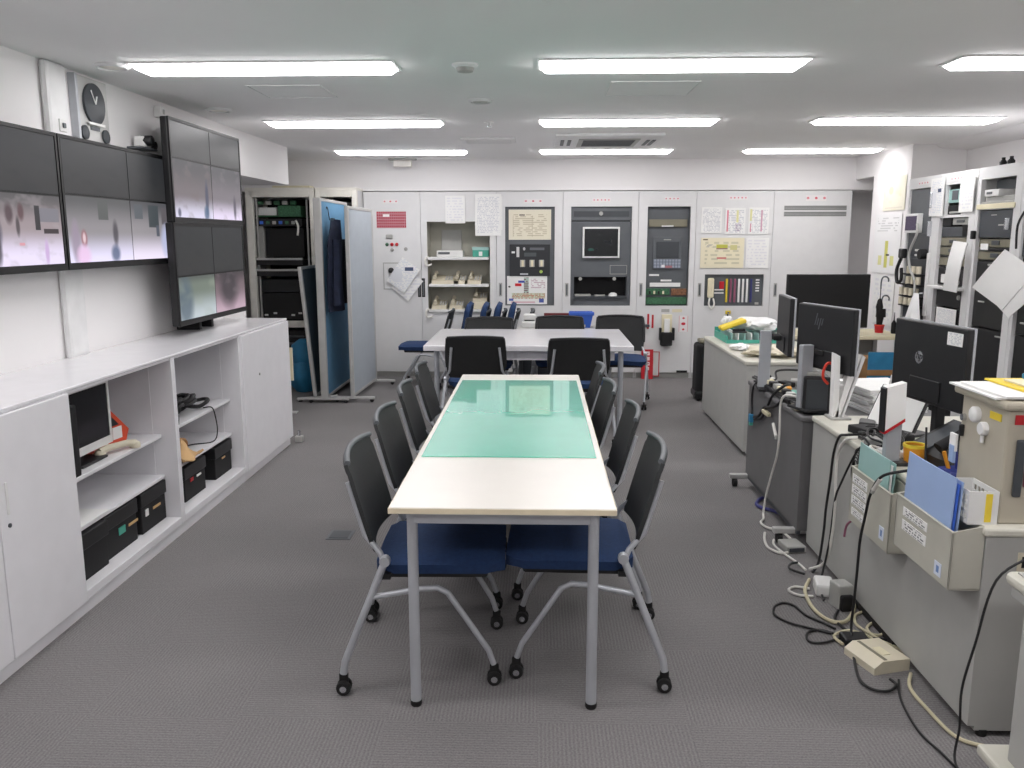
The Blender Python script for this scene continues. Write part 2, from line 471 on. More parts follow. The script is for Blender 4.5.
for (x, y, w, d, lab) in ((0.39, 4.78, 0.49, 0.45, 'square access hatch in the ceiling behind the large middle light'), (-1.65, 4.82, 0.42, 0.42, 'square access hatch in the ceiling behind the light nearest the wall screens')):
    t = thing('ceiling_hatch', lab, 'hatch', (x, y, CZ))
    MB().holes(0, w, 0, d, 0, 0.004, [(0.006, w-0.006, 0.006, d-0.006)]).move(rx=-PI/2).build('edge_strip', 'panel_grey_white', t, smooth=False)
    B(0.008, w-0.008, 0.008, d-0.008, -0.002, 0).build('leaf', 'ceiling_paint', t)

# ------------------------------------------------------------------ left side: row of low white cabinets
# every unit is drawn facing -y with its front at y = 0, then turned to face the room
RL = PI/2
def low_cabinet(y0, w, label, kind):
    t = thing('low_cabinet', label, 'cabinet', (-1.91, y0, 0), RL, 'low white cabinets under the wall screens')
    D = 0.475
    B(0.0, w, 0.012, D, 0.0, 0.06).build('plinth', 'cabinet_white', t, smooth=False)
    RB(0.0, 0.022, 0.0, D, 0.06, 0.962, b=0.002).build('side_panel', 'cabinet_white', t)
    RB(w-0.022, w, 0.0, D, 0.06, 0.962, b=0.002).build('side_panel', 'cabinet_white', t)
    B(0.022, w-0.022, D-0.012, D, 0.06, 0.962).build('back_panel', 'cabinet_white', t, smooth=False)
    RB(0.022, w-0.022, 0.0, D-0.012, 0.06, 0.10, b=0.003).build('bottom_panel', 'cabinet_white', t)
    B(0.022, w-0.022, 0.004, 0.03, 0.950, 0.962).build('top_rail', 'cabinet_white', t, smooth=False)
    if kind == 'open':
        for z in (0.335, 0.556):
            RB(0.022, w-0.022, 0.075, D-0.012, z-0.018, z, b=0.003).build('shelf', 'cabinet_white', t)
        for x in (0.024, w-0.028):
            s = B(x, x+0.004, 0.12, 0.14, 0.1, 0.92).build('shelf_rail', 'cabinet_white', t, smooth=False)
    else:
        nd = 1 if y0 > 5 else 2
        h = w/nd
        for i in range(nd):
            d = RB(0.004+i*h, (i+1)*h-0.002, -0.016, 0.002, 0.066, 0.958, b=0.003).build('door', 'cabinet_white', t)
            hx = h-0.05 if i == 0 else h+0.05
            if nd == 1:
                MB().lathe([(0.009, -0.016), (0.009, -0.021)], (0.3, 0, 0.665), 10, 'y').build('lock', 'grey_device', d); continue
            RB(hx-0.006, hx+0.006, -0.022, -0.015, 0.60, 0.72, b=0.003).build('handle', 'white_plastic', d)
            MB().lathe([(0.008, -0.016), (0.008, -0.021)], (hx, 0, 0.56), 10, 'y').build('lock', 'darker_panel', d)
    return t
low_cabinet(1.24, 0.995, 'low white two-door cabinet beside the camera, cut off by the left edge', 'door')
low_cabinet(2.235, 0.995, 'low white two-door cabinet nearest in view, left of the open shelves', 'door')
low_cabinet(3.23, 0.995, 'open low white cabinet holding the small monitor and the red board', 'open')
low_cabinet(4.225, 0.975, 'open low white cabinet holding the heap of black cables', 'open')
low_cabinet(5.20, 1.0, 'low white cabinet with one plain door farthest along the wall, next to the racks', 'door')
tag(RB(-2.388, -1.905, 1.24, 6.205, 0.963, 0.978, b=0.004).build('cabinet_worktop', 'cabinet_top'), 'long glossy white top running over the low cabinets', 'worktop')
t = thing('screen_leg', 'small grey door stop on the floor at the end of the low cabinets', 'door stop', (-1.87, 6.27, 0))
RB(-0.03, 0.03, -0.025, 0.025, 0, 0.05, b=0.008).build('foot', 'grey_device', t); MB().cyl((0,0,0.05), (0.0,0.0,0.09), 0.012).build('stem', 'chrome', t)
t.name = 'door_stop'

# shelf contents --------------------------------------------------
def on_shelf(y): return y
# small monitor with pale bezel, turned a little
t = thing('small_monitor', 'small black monitor with a white lower bezel inside the open cabinet', 'monitor', (-2.09, 3.63, 0.557), RL)
RB(-0.225, 0.225, -0.02, 0.03, 0.045, 0.345, b=0.006).build('shell', 'black_plastic', t)
bz = MB().holes(-0.225, 0.225, 0.045, 0.345, -0.026, -0.018, [(-0.212, 0.208, 0.082, 0.338)]).build('bezel', 'white_plastic', t, smooth=False)
M['monitor_glass'] = print_mat('monitor_glass', (26, 26, 30), [('r', .13, .45, .26, .8, (96, 66, 62)), ('r', .1, .1, .15, .34, (150, 32, 40)), ('r', .3, .1, .95, .4, (44, 42, 48))], 0.25)
B(-0.212, 0.208, -0.0225, -0.018, 0.082, 0.338).build('screen', 'monitor_glass', t, uv='xz', smooth=False)
RB(-0.11, 0.11, -0.06, 0.12, 0.0, 0.012, b=0.005).build('stand_base', 'black_plastic', t)
RB(-0.03, 0.03, 0.03, 0.06, 0.01, 0.15, b=0.006).build('stand_neck', 'black_plastic', t)
tag(RB(-2.045, -1.985, 3.385, 3.43, 0.557, 0.87, b=0.006).build('computer_case', 'black_plastic'), 'tall thin black computer case at the left end of the upper shelf', 'computer')
t = thing('red_board', 'red framed board with dark panel leaning behind the small monitor', 'board', (-2.12, 3.87, 0.557), RL-0.15)
MB().prism([(-0.13, 0.33), (-0.1, 0.34), (0.2, 0.06), (0.17, 0.0), (-0.13, 0.0)], 0, 0.02).build('red_frame', 'orange_red', t)
MB().prism([(-0.11, 0.29), (-0.09, 0.3), (0.12, 0.1), (-0.11, 0.1)], -0.004, 0.0).build('dark_panel', 'black_plastic', t)
B(-0.05, 0.03, -0.004, 0.0, 0.02, 0.07).build('white_label', 'paper', t); B(0.07, 0.14, -0.004, 0.0, 0.03, 0.09).build('white_label', 'paper', t)
t = thing('shelf_telephone', 'cream handset lying in front of the small monitor on the upper shelf', 'telephone', (-2.03, 3.83, 0.557), RL-0.4)
MB().tube([(-0.1,0,0.02),(-0.05,0,0.032),(0.05,0,0.032),(0.1,0,0.02)], [0.02,0.016,0.016,0.02], 10, smooth=0).build('grip', 'beige_plastic', t)
MB().lathe([(0.026,0),(0.026,0.02),(0.018,0.03)], (-0.1,0,0), 12).build('earpiece','beige_plastic',t); MB().lathe([(0.026,0),(0.026,0.02),(0.018,0.03)], (0.1,0,0), 12).build('mouthpiece','beige_plastic',t)
def binder_flat(): pass
t = thing('flat_sheet', 'thin white sheet lying on the middle shelf above the black boxes', 'paper', (-2.1, 3.3, 0.3355), 0)
B(-0.12, 0.12, 0.02, 0.32, 0, 0.004).build('sheet', 'paper', t)

def storage_box(x, y, z, w, d, h, label, marks, ang=0.0):
    """black carton with a lid whose long side faces the room"""
    t = thing('storage_box', label, 'box', (x, y, z), RL+ang, 'black storage boxes in the low cabinets')
    RB(-w/2, w/2, 0.004, d-0.004, 0, h-0.03, b=0.004).build('body', 'matt_black', t)
    RB(-w/2-0.006, w/2+0.006, -0.003, d+0.003, h-0.07, h, b=0.004).build('lid', 'black_plastic', t)
    for (mx, mz, mw, mh, c) in marks: B(mx-mw/2, mx+mw/2, 0.0, 0.004, mz-mh/2, mz+mh/2).build('label', c, t)
    return t
storage_box(-1.965, 3.415, 0.10, 0.28, 0.32, 0.21, 'plain black lidded box at the left end of the monitor cabinet floor', [])
storage_box(-1.985, 3.725, 0.10, 0.30, 0.30, 0.21, 'black lidded box with a small green mark, on the cabinet floor', [(0.0, 0.1, 0.06, 0.035, 'teal'), (0.11, 0.1, 0.09, 0.012, 'tan')])
storage_box(-1.985, 4.06, 0.10, 0.27, 0.30, 0.21, 'black lidded box with a round white mark, right of the green-marked box', [(-0.08, 0.1, 0.03, 0.035, 'paper'), (0.03, 0.1, 0.08, 0.012, 'tan')])
storage_box(-1.985, 4.585, 0.10, 0.29, 0.30, 0.20, 'black lidded box with a red mark under the tan leather piece', [(-0.05, 0.11, 0.04, 0.02, 'red'), (0.05, 0.11, 0.06, 0.012, 'paper')])
storage_box(-2.08, 4.80, 0.10, 0.11, 0.28, 0.21, 'narrow black lidded box set back between two others', [])
storage_box(-1.985, 5.02, 0.10, 0.27, 0.30, 0.20, 'plain black lidded box at the far end of the cable cabinet', [(0.0, 0.11, 0.05, 0.01, 'tan')])
# heap of black cables
rnd = random.Random(3)
mb = MB()
for k in range(16):
    cx, cy = -2.14+rnd.uniform(-0.05, 0.08), 4.72+rnd.uniform(-0.24, 0.16); r = rnd.uniform(0.04, 0.075); zz = 0.57+0.055*rnd.random()*(1 if cy > 4.8 else 1.6)
    pts = [(cx+1.0*r*math.cos(a*2*PI/9), cy+1.6*r*math.sin(a*2*PI/9), zz+rnd.uniform(-0.004, 0.018)) for a in range(9)]
    mb.tube(pts, 0.012, 6, smooth=3, closed=True)
tag(mb.build('cable_heap', 'cable_black'), 'tangled heap of black cables on the upper shelf of the far cabinet', 'cables', kind='stuff')
t = thing('cable_adapter', 'black cable adapter lying in front of the black cable heap', 'adapter', (-2.03, 4.45, 0.557), 0.4)
RB(-0.03, 0.03, -0.06, 0.06, 0, 0.035, b=0.006).build('body', 'black_plastic', t); T([(0,0.06,0.017),(0.0,0.1,0.03),(-0.05,0.16,0.012)], 0.004, 6, smooth=5).build('lead', 'cable_black', t)
tag(T([(-2.03,4.86,0.562),(-1.98,4.87,0.562),(-1.965,4.88,0.50),(-1.975,4.92,0.40),(-2.0,4.90,0.342),(-2.1,4.82,0.342),(-2.15,4.7,0.342),(-2.12,4.6,0.342),(-2.1,4.5,0.342)], 0.004, 6, smooth=6).build('hanging_cable', 'cable_black'), 'thin black cable hanging from the heap down to the lower shelf', 'cable')
t = thing('leather_pouch', 'tan leather piece with straps on the lower shelf', 'pouch', (-2.05, 4.50, 0.336))
MB().shell(lambda u, v: (-0.1+0.2*u+0.02*math.sin(6*v), -0.12+0.26*v, 0.02+0.09*math.sin(PI*u)*math.sin(PI*v)+0.02*math.sin(9*u+4*v)), 8, 10, -0.012).build('body', 'tan', t)
T([(-0.05,-0.1,0.03),(0.0,-0.05,0.11),(0.03,0.05,0.1),(0.0,0.12,0.02)], 0.012, 6, smooth=5).build('strap', 'brown_card', t)

# ------------------------------------------------------------------ wall screens
def feed(name, stops, shapes, bg, emit=0.9): return print_mat(name, bg, [('s', *s) for s in stops]+shapes, 0.35, emit*0.8)
def dark_feed(i): return feed('feed_dark_%d' % i, [(0.0, 1.0, (62, 64, 68))], [('n', 2+i*0.5, 0.5, (56, 58, 62), 0.6)], (70, 70, 72), 0.5)
D1, D2, D3, D4 = [dark_feed(i) for i in range(4)]
F_corr = feed('feed_corridor', [(0.1, 0.55, (150, 138, 142)), (0.55, 1.0, (84, 82, 84))],
   [('n', 5, 0.5, (160, 152, 156), 0.35), ('e', .3, .72, .05, .14, (70, 52, 58)), ('e', .45, .75, .04, .12, (86, 60, 64)), ('e', .12, .45, .075, .22, (52, 56, 78)), ('e', .13, .2, .05, .2, (44, 44, 52)), ('r', .63, .5, .70, .85, (56, 54, 58)), ('r', .70, .62, .97, .82, (120, 118, 126)), ('e', .40, .55, .025, .14, (62, 56, 60)), ('r', .74, .45, .95, .52, (62, 54, 58)), ('e', .76, .18, .03, .18, (190, 160, 205)), ('r', .4, .28, .47, .32, (206, 150, 160))], (226, 216, 240), 1.0)
F_hall = feed('feed_hall', [(0.0, 0.5, (138, 134, 138)), (0.5, 1.0, (84, 84, 86))],
   [('r', .46, .66, .62, .98, (84, 86, 86)), ('e', .72, .45, .045, .2, (62, 58, 66)), ('e', .70, .12, .075, .14, (60, 82, 116)), ('e', .22, .36, .045, .13, (150, 88, 96)), ('e', .22, .37, .022, .08, (222, 200, 206)), ('e', .1, .3, .06, .32, (148, 134, 152)), ('e', .2, .1, .1, .16, (226, 190, 224))], (226, 220, 246), 1.0)
F_door = feed('feed_doorway', [(0.0, 0.5, (140, 136, 140)), (0.5, 1.0, (80, 80, 84))],
   [('r', .42, .56, .68, .95, (66, 72, 76)), ('r', .08, .7, .28, .95, (84, 88, 94)), ('r', .76, .62, .98, .92, (92, 88, 92)), ('r', .60, .4, .68, .6, (84, 88, 98)), ('e', .86, .3, .14, .3, (176, 182, 214))], (230, 220, 240), 1.0)
F_lobby = feed('feed_lobby', [(0.0, 0.42, (120, 112, 116)), (0.42, 1.0, (70, 70, 74))],
   [('n', 4, 0.5, (120, 108, 110), 0.4), ('e', .85, .4, .05, .3, (70, 74, 98)), ('e', .82, .1, .07, .14, (60, 96, 130)), ('e', .1, .08, .04, .08, (60, 66, 96))], (226, 222, 244), 0.85)
F_gate = feed('feed_gate', [(0.0, 0.42, (116, 110, 116)), (0.42, 1.0, (68, 68, 72))],
   [('n', 4, 0.52, (120, 114, 120), 0.4), ('e', .75, .24, .05, .24, (66, 60, 76))], (222, 210, 234), 1.0)
F_stair = feed('feed_stair', [(0.0, 0.7, (118, 128, 118)), (0.8, 1.0, (90, 96, 92))],
   [('e', .15, .4, .2, .6, (88, 104, 118)), ('n', 2, .5, (160, 170, 154), 0.35)], (196, 206, 212), 0.85)
F_track = feed('feed_track', [(0.0, 0.6, (130, 112, 120)), (0.6, 1.0, (76, 68, 72))],
   [('e', .45, .6, .3, .5, (62, 58, 64)), ('n', 3, .52, (140, 128, 134), 0.4)], (206, 178, 194), 0.75)
def wall_screen(x, y0, w, z0, h, label, feeds, rz=RL, split=0.47, us=0.5):
    t = thing('wall_screen', label, 'television', (x, y0, z0), rz, 'flat screens on the left wall')
    RB(0, w, 0.0, 0.045, 0, h, b=0.008).build('shell', 'black_plastic', t)
    MB().holes(0, w, 0, h, -0.008, 0.002, [(0.016, w-0.016, 0.028, h-0.016)]).build('bezel', 'deep_black', t, smooth=False)
    s = B(0.016, w-0.016, -0.004, 0.0, 0.028, h-0.016).build('screen', 'deep_black', t, smooth=False)
    iw, ih = w-0.032, h-0.044
    g = 0.010
    for (a, b, c, d, m) in ((0, us, 0, split, feeds[0]), (us, 1, 0, split, feeds[1]), (0, us, split, 1, feeds[2]), (us, 1, split, 1, feeds[3])):
        B(0.016+a*iw+g/2, 0.016+b*iw-g/2, -0.006, -0.004, 0.028+c*ih+g/2, 0.028+d*ih-g/2).build('camera_feed', m, s, uv='xz', smooth=False)
    RB(w*0.3, w*0.7, 0.045, 0.06, h*0.25, h*0.75, b=0.004).build('mount_plate', 'matt_black', t)
    return t
wall_screen(-2.25, 2.76, 1.16, 1.423, 0.632, 'wall screen cut by the left edge of the picture, showing a bright corridor', (F_gate, F_corr, D1, D2), split=0.54)
wall_screen(-2.25, 3.93, 1.165, 1.423, 0.632, 'wall screen left of the stacked pair, showing two bright camera pictures', (F_hall, F_door, D3, D4), split=0.56, us=0.56)
wall_screen(-2.17, 4.955, 1.16, 1.665, 0.61, 'upper wall screen of the stacked pair near the racks', (F_lobby, F_gate, D2, D1), split=0.62, us=0.52)
wall_screen(-2.17, 4.93, 1.16, 1.045, 0.619, 'lower wall screen of the stacked pair, just above the cabinet top', (F_stair, F_track, D4, D3), split=0.47)
# bracket posts behind the screens
for (y, z0, z1, lab) in ((3.35, 1.35, 1.85, 'black wall bracket behind the leftmost screen'), (4.6, 1.5, 1.95, 'black wall bracket behind the second screen'), (5.5, 0.97, 2.2, 'tall black post carrying the stacked pair of screens')):
    t = thing('screen_bracket', lab, 'bracket', (-2.388, y, z0))
    d = 0.075 if y < 5 else 0.155
    RB(0, d, -0.12, -0.08, 0, z1-z0, b=0.004).build('post', 'matt_black', t); RB(0, d, 0.08, 0.12, 0, z1-z0, b=0.004).build('post', 'matt_black', t)
    RB(0, 0.01, -0.18, 0.18, (z1-z0)*0.4, (z1-z0)*0.6, b=0.002).build('wall_plate', 'matt_black', t)
# clock panel
t = thing('wall_clock', 'silver wall panel with one large and two small black dials', 'clock', (-2.36, 4.335, 2.065), RL)
RB(0, 0.32, 0.0, 0.03, 0, 0.335, b=0.006).build('plate', 'aluminium', t)
RB(-0.012, 0.01, -0.012, 0.03, 0, 0.335, b=0.004).build('side_rail', 'silver', t)
d = MB().lathe([(0.105, 0), (0.105, -0.012), (0.098, -0.014)], (0.165, 0, 0.205), 32, 'y').build('dial', 'darker_panel', t)
T([(0.165, -0.016, 0.205), (0.125, -0.016, 0.27)], 0.003, 6).build('minute_hand', 'paper', d); T([(0.165, -0.016, 0.205), (0.18, -0.016, 0.245)], 0.004, 6).build('hour_hand', 'paper', d)
B(0.085, 0.245, -0.017, -0.013, 0.095, 0.108).build('light_bar', 'paper', d)
for x in (0.055, 0.265): MB().lathe([(0.036, 0), (0.036, -0.01), (0.03, -0.012)], (x, 0, 0.05), 20, 'y').build('small_dial', 'darker_panel', t)
B(0.12, 0.21, -0.004, 0.0, 0.07, 0.09).build('maker_plate', 'dark_grey_panel', t)
# little camera on a bracket above the second screen
t = thing('wall_camera', 'small black and white camera on a bracket above the second screen', 'camera', (-2.388, 4.98, 2.085))
RB(0, 0.1, -0.09, 0.09, 0, 0.012, b=0.003).build('bracket', 'dark_grey_panel', t)
RB(0.02, 0.09, -0.05, 0.05, 0.012, 0.075, b=0.012).build('housing', 'white_plastic', t)
MB().lathe([(0.03, 0.06), (0.03, 0.12), (0.024, 0.125)], (0.0, -0.02, 0.05), 14, 'x').build('lens', 'black_plastic', t)
MB().lathe([(0.022, 0.06), (0.022, 0.11)], (0.0, 0.05, 0.03), 12, 'x').build('lens', 'black_plastic', t)
t = thing('wall_socket', 'small white junction box on the wall above the upper screen', 'socket', (-2.388, 5.3, 2.31))
RB(0, 0.05, -0.03, 0.03, 0, 0.07, b=0.006).build('body', 'white_plastic', t); RB(0.05, 0.055, -0.012, 0.012, 0.02, 0.05, b=0.002).build('cover', 'grey_device', t)
t = thing('wall_socket', 'small grey socket on the boxed-in pipe above the second screen', 'socket', (-2.35, 4.17, 2.12))
RB(0, 0.008, -0.03, 0.03, -0.03, 0.03, b=0.003).build('plate', 'white_plastic', t); RB(0.008, 0.016, -0.012, 0.012, -0.012, 0.012, b=0.003).build('plug', 'dark_grey_panel', t)
# floor outlet
t = thing('floor_outlet', 'dark rectangular outlet lid let into the carpet left of the near table', 'floor outlet', (-1.06, 4.22, 0))
RB(-0.065, 0.065, -0.07, 0.07, 0, 0.004, b=0.002).build('frame', 'dark_grey_panel', t); B(-0.05, 0.05, -0.055, 0.055, 0.004, 0.006).build('lid', 'darker_panel', t)

# ------------------------------------------------------------------ open racks at the left of the back wall
def open_rack(x0, w, label):
    t = thing('equipment_rack', label, 'rack', (x0, 9.05, 0), 0, 'cream equipment racks at the back left')
    H = 2.075
    for x in (0, w-0.055): RB(x, x+0.075 if x == 0 and w > 0.5 else x+0.055, 0, 0.06, 0.0, H, b=0.005).build('upright', 'frame_cream', t)
    for x in (0, w-0.055): RB(x, x+0.055, 0.55, 0.6, 0.0, H, b=0.005).build('upright', 'frame_cream', t)
    RB(0, w, 0, 0.6, H, H+0.03, b=0.004).build('top_panel', 'frame_cream', t)
    RB(0.055, w-0.055, 0, 0.05, H-0.07, H, b=0.004).build('header', 'frame_cream', t)
    for x in (0.0, w-0.012): B(x, x+0.012, 0.06, 0.55, 0.05, H).build('side_panel', 'panel_grey_white', t)
    B(0.055, w-0.055, 0.575, 0.59, 0.05, H-0.07).build('back_panel', 'matt_black', t)
    RB(0.0, w, 0.0, 0.6, 0.0, 0.05, b=0.004).build('base', 'frame_cream', t)
    return t
t = open_rack(-3.17, 0.75, 'open cream rack with circuit boards and black gear beside the low cabinets')
for x in (0.09, 0.64): B(x, x+0.016, 0.06, 0.08, 0.1, 2.0).build('mounting_rail', 'aluminium', t)
RB(0.075, 0.585, 0.08, 0.5, 1.80, 1.815, b=0.002).build('tray', 'circuit_green', t)
RB(0.1, 0.3, 0.1, 0.4, 1.815, 1.90, b=0.006).build('white_module', 'white_plastic', t)
RB(0.32, 0.57, 0.1, 0.4, 1.815, 1.92, b=0.006).build('green_module', 'circuit_green', t)
for k in range(5): RB(0.1+k*0.09, 0.16+k*0.09, 0.09, 0.13, 1.93, 1.97, b=0.006).build('connector', 'grey_device' if k % 2 else 'circuit_green', t)
RB(0.075, 0.585, 0.08, 0.45, 1.70, 1.78, b=0.003).build('module', 'black_plastic', t)
for k in range(6): RB(0.12+k*0.07, 0.16+k*0.07, 0.07, 0.08, 1.72, 1.755, b=0.004).build('socket', ('blue','circuit_green','grey_device')[k % 3], t)
T([(0.52,0.07,1.76),(0.55,0.05,1.70),(0.54,0.05,1.60)], 0.012, 6, smooth=4).build('white_cable', 'cable_white', t)
RB(0.16, 0.585, 0.14, 0.5, 1.36, 1.68, b=0.004).build('black_module', 'deep_black', t)
B(0.08, 0.15, 0.1, 0.4, 1.34, 1.70).build('grey_filler', 'grey_device', t)
for z in (1.28, 1.16):
    RB(0.075, 0.585, 0.03, 0.45, z, z+0.06, b=0.004).build('drawer', 'black_plastic', t)
    RB(0.07, 0.59, 0.015, 0.05, z+0.055, z+0.078, b=0.004).build('drawer_edge', 'aluminium', t)
RB(0.09, 0.585, 0.1, 0.5, 0.98, 1.12, b=0.004).build('vented_module', 'chair_black', t)
RB(0.09, 0.585, 0.09, 0.5, 0.68, 0.97, b=0.004).build('black_module', 'deep_black', t)
for k, x in enumerate((0.12, 0.22, 0.42, 0.5)): RB(x, x+0.04, 0.084, 0.09, 0.72+0.02*(k % 2), 0.74+0.02*(k % 2), b=0.002).build('indicator', 'paper', t)
RB(0.0, 0.75, -0.006, 0.06, 0.60, 0.67, b=0.004).build('cross_bar', 'frame_cream', t)
RB(0.09, 0.585, 0.1, 0.5, 0.32, 0.56, b=0.01).build('black_module', 'black_plastic', t)
for z in (0.40, 0.48): RB(0.12, 0.55, 0.08, 0.1, z, z+0.02, b=0.003).build('handle_bar', 'dark_grey_panel', t)
t = open_rack(-2.41, 0.45, 'narrow open cream rack half hidden behind the folded partitions')
RB(0.07, 0.38, 0.1, 0.5, 1.2, 1.95, b=0.004).build('black_module', 'deep_black', t)
B(0.07, 0.16, 0.09, 0.1, 1.45, 1.72).build('white_label', 'paper', t)
RB(0.07, 0.38, 0.12, 0.5, 0.1, 1.15, b=0.004).build('black_module', 'matt_black', t)
T([(0.1,0.08,1.28),(0.14,0.05,1.33),(0.16,0.05,1.2)], 0.02, 6, smooth=4).build('black_cable', 'cable_black', t)
tag(RB(-2.92, -2.5, 9.2, 9.5, 2.106, 2.135, b=0.01).build('flat_carton', 'paper_cream'), 'flat cream carton lying on top of the open rack', 'carton')
# blue bundle, cream card near the rack foot
t = thing('blue_bag', 'blue plastic bag full of things on the floor in front of the rack', 'bag', (-2.44, 8.5, 0))
MB().shell(lambda u, v: ((0.10+0.07*math.sin(PI*v)+0.015*math.sin(5*u*2*PI+v*7))*math.cos(2*PI*u), (0.12+0.06*math.sin(PI*v)+0.02*math.sin(3*u*2*PI))*math.sin(2*PI*u), 0.005+0.31*v), 28, 8, 0.004).build('lower_bag', 'cyan_blue', t)
MB().lathe([(0.13,0.30),(0.15,0.36),(0.13,0.48),(0.05,0.54)], n=14).build('upper_bag', 'cyan_blue', t)
t = thing('cream_card', 'cream card board standing against the blue bag at the cabinet end', 'card', (-2.03, 6.6, 0))
t.location = (-2.25, 7.35, 0)
RB(-0.03, 0.03, -0.01, 0.01, 0.30, 0.60, b=0.003).build('card', 'paper_cream', t); MB().cyl((0,0,0.01), (0,0,0.3), 0.006).build('post', 'aluminium', t); RB(-0.05,0.05,-0.04,0.04,0,0.012,b=0.003).build('foot','aluminium',t)

# ------------------------------------------------------------------ folding partitions and the coat
def partition(x, y0, length, h, z0, label, face, rz, thick=0.035, second=None):
    t = thing('mobile_partition', label, 'partition', (x, y0, 0), RL+rz, 'folded mobile partitions')
    # drawn in the xz plane: length along x, front face toward -y (the room's +x side)
    RB(0, 0.045, 0, thick, z0, h, b=0.006).build('frame_post', 'aluminium', t)
    RB(length-0.045, length, 0, thick, z0, h, b=0.006).build('frame_post', 'aluminium', t)
    RB(0.045, length-0.045, 0, thick, h-0.03, h, b=0.005).build('frame_rail', 'aluminium', t)
    RB(0.045, length-0.045, 0, thick, z0, z0+0.03, b=0.005).build('frame_rail', 'aluminium', t)
    B(0.045, length-0.045, 0.005, thick-0.005, z0+0.03, h-0.03).build('panel', face, t, smooth=False)
    for xx in (0.02, length-0.02):
        f = RB(xx-0.02, xx+0.02, -0.20, 0.2, 0.03, 0.055, b=0.006).build('foot', 'aluminium', t)
        RB(xx-0.016, xx+0.016, 0.004, thick-0.004, 0.05, z0+0.01, b=0.003).build('foot_post', 'aluminium', t)
        for yy in (-0.17, 0.17):
            MB().lathe([(0.018, -0.012), (0.018, 0.012)], (xx, yy, 0.018), 12, 'x').build('caster', 'rubber', f)
    return t
partition(-2.03, 7.80, 1.1, 1.94, 0.05, 'mobile partition with blue cloth carrying the hanging coat', 'screen_blue', 0.0, 0.07)
partition(-1.79, 7.86, 1.02, 1.87, 0.05, 'mobile partition with plain grey panel in front of the red-grid cabinet', 'screen_grey', -0.03)
t = partition(-2.15, 7.86, 0.95, 1.31, 0.05, 'low dark grey partition leaning beside the coat partition', 'screen_dark', 0.02)
t.rotation_euler[0] = -0.08
# coat on a hanger, hung on the blue partition, facing +x
t = thing('hanging_coat', 'dark navy coat on a hanger against the blue partition', 'coat', (-2.035, 8.03, 0.88), RL)
def coat_fn(side):
    def fn(u, v):
        # v: 0 hem -> 1 shoulder ; u across
        w = 0.24-0.03*v if v < 0.72 else 0.22*(1-((v-0.72)/0.28))**0.8+0.02
        x = (u-0.5)*2*w
        fold = 0.018*math.sin(9*u+2*v*3)*(1-v*0.6)
        return (x, -0.03-side*(0.07*math.sin(PI*u)+0.02)+fold*0.6, v*0.86)
    return fn
MB().shell(coat_fn(1), 18, 18, 0.012).build('front', 'coat_cloth', t)
MB().shell(lambda u, v: ((u-0.5)*0.13+(0.16-0.05*v), -0.09-0.04*math.sin(PI*u), 0.06+v*0.62), 8, 10, 0.02).build('sleeve', 'coat_black', t)
MB().shell(lambda u, v: ((u-0.5)*0.13-(0.16-0.05*v), -0.09-0.04*math.sin(PI*u), 0.06+v*0.62), 8, 10, 0.02).build('sleeve', 'coat_cloth', t)
MB().prism([(-0.06, 0.80), (0.0, 0.70), (0.06, 0.80), (0.03, 0.88), (-0.03, 0.88)], -0.075, -0.045).build('collar', 'screen_dark', t)
T([(0,-0.03,0.86),(0.0,-0.02,0.93),(0.02,-0.012,0.96),(0.0,-0.008,0.985),(-0.02,-0.006,0.965)], 0.004, 6, smooth=4).build('hanger_hook', 'matt_black', t)

# ------------------------------------------------------------------ wall of equipment cabinets at the back
YB = 9.35
mk('recess_olive', (176, 174, 162), 0.6)
def page(name, n, wn, tint=(238, 238, 236), ink=(196, 198, 204), extra=()):
    return print_mat(name, tint, [('t', .08, .06, .92, .94, ink, n, wn)]+list(extra), 0.75)
M['page_a'] = page('page_a', 18, 14)
M['page_b'] = page('page_b', 24, 20, ink=(206, 208, 214))
M['page_c'] = page('page_c', 14, 10, extra=[('r', .08, .1, .16, .92, (212, 130, 146)), ('r', .55, .45, .66, .92, (226, 222, 168)), ('t', .5, .1, .8, .4, (150, 120, 150), 8, 12)])
M['page_d'] = page('page_d', 16, 12, extra=[('r', .06, .5, .16, .94, (222, 218, 160)), ('r', .6, .1, .68, .9, (204, 160, 178)), ('r', .08, .08, .14, .4, (204, 140, 156))])
M['page_e'] = page('page_e', 9, 9, ink=(226, 226, 230))
M['page_f'] = page('page_f', 20, 16, ink=(214, 218, 226), extra=[('r', .55, .62, .8, .72, (70, 82, 110)), ('e', .3, .5, .18, .2, (222, 224, 228))])
M['map_cream'] = print_mat('map_cream', (232, 224, 196), [('t', .1, .1, .9, .9, (206, 200, 172), 6, 7), ('r', .36, .62, .62, .78, (196, 196, 84)), ('r', .36, .62, .62, .66, (150, 110, 110)), ('r', .68, .6, .84, .76, (206, 200, 140)), ('t', .1, .68, .3, .78, (150, 150, 150), 3, 16), ('r', .38, .3, .6, .36, (206, 130, 120)), ('r', .05, .92, .16, .96, (110, 96, 70))], 0.75)
M['paper_yellowed'] = print_mat('paper_yellowed', (228, 222, 202), [('t', .1, .1, .9, .85, (196, 186, 160), 12, 9), ('r', .25, .8, .38, .84, (110, 100, 92)), ('r', .1, .1, .11, .8, (188, 176, 150)), ('r', .55, .1, .56, .8, (188, 176, 150))], 0.75)
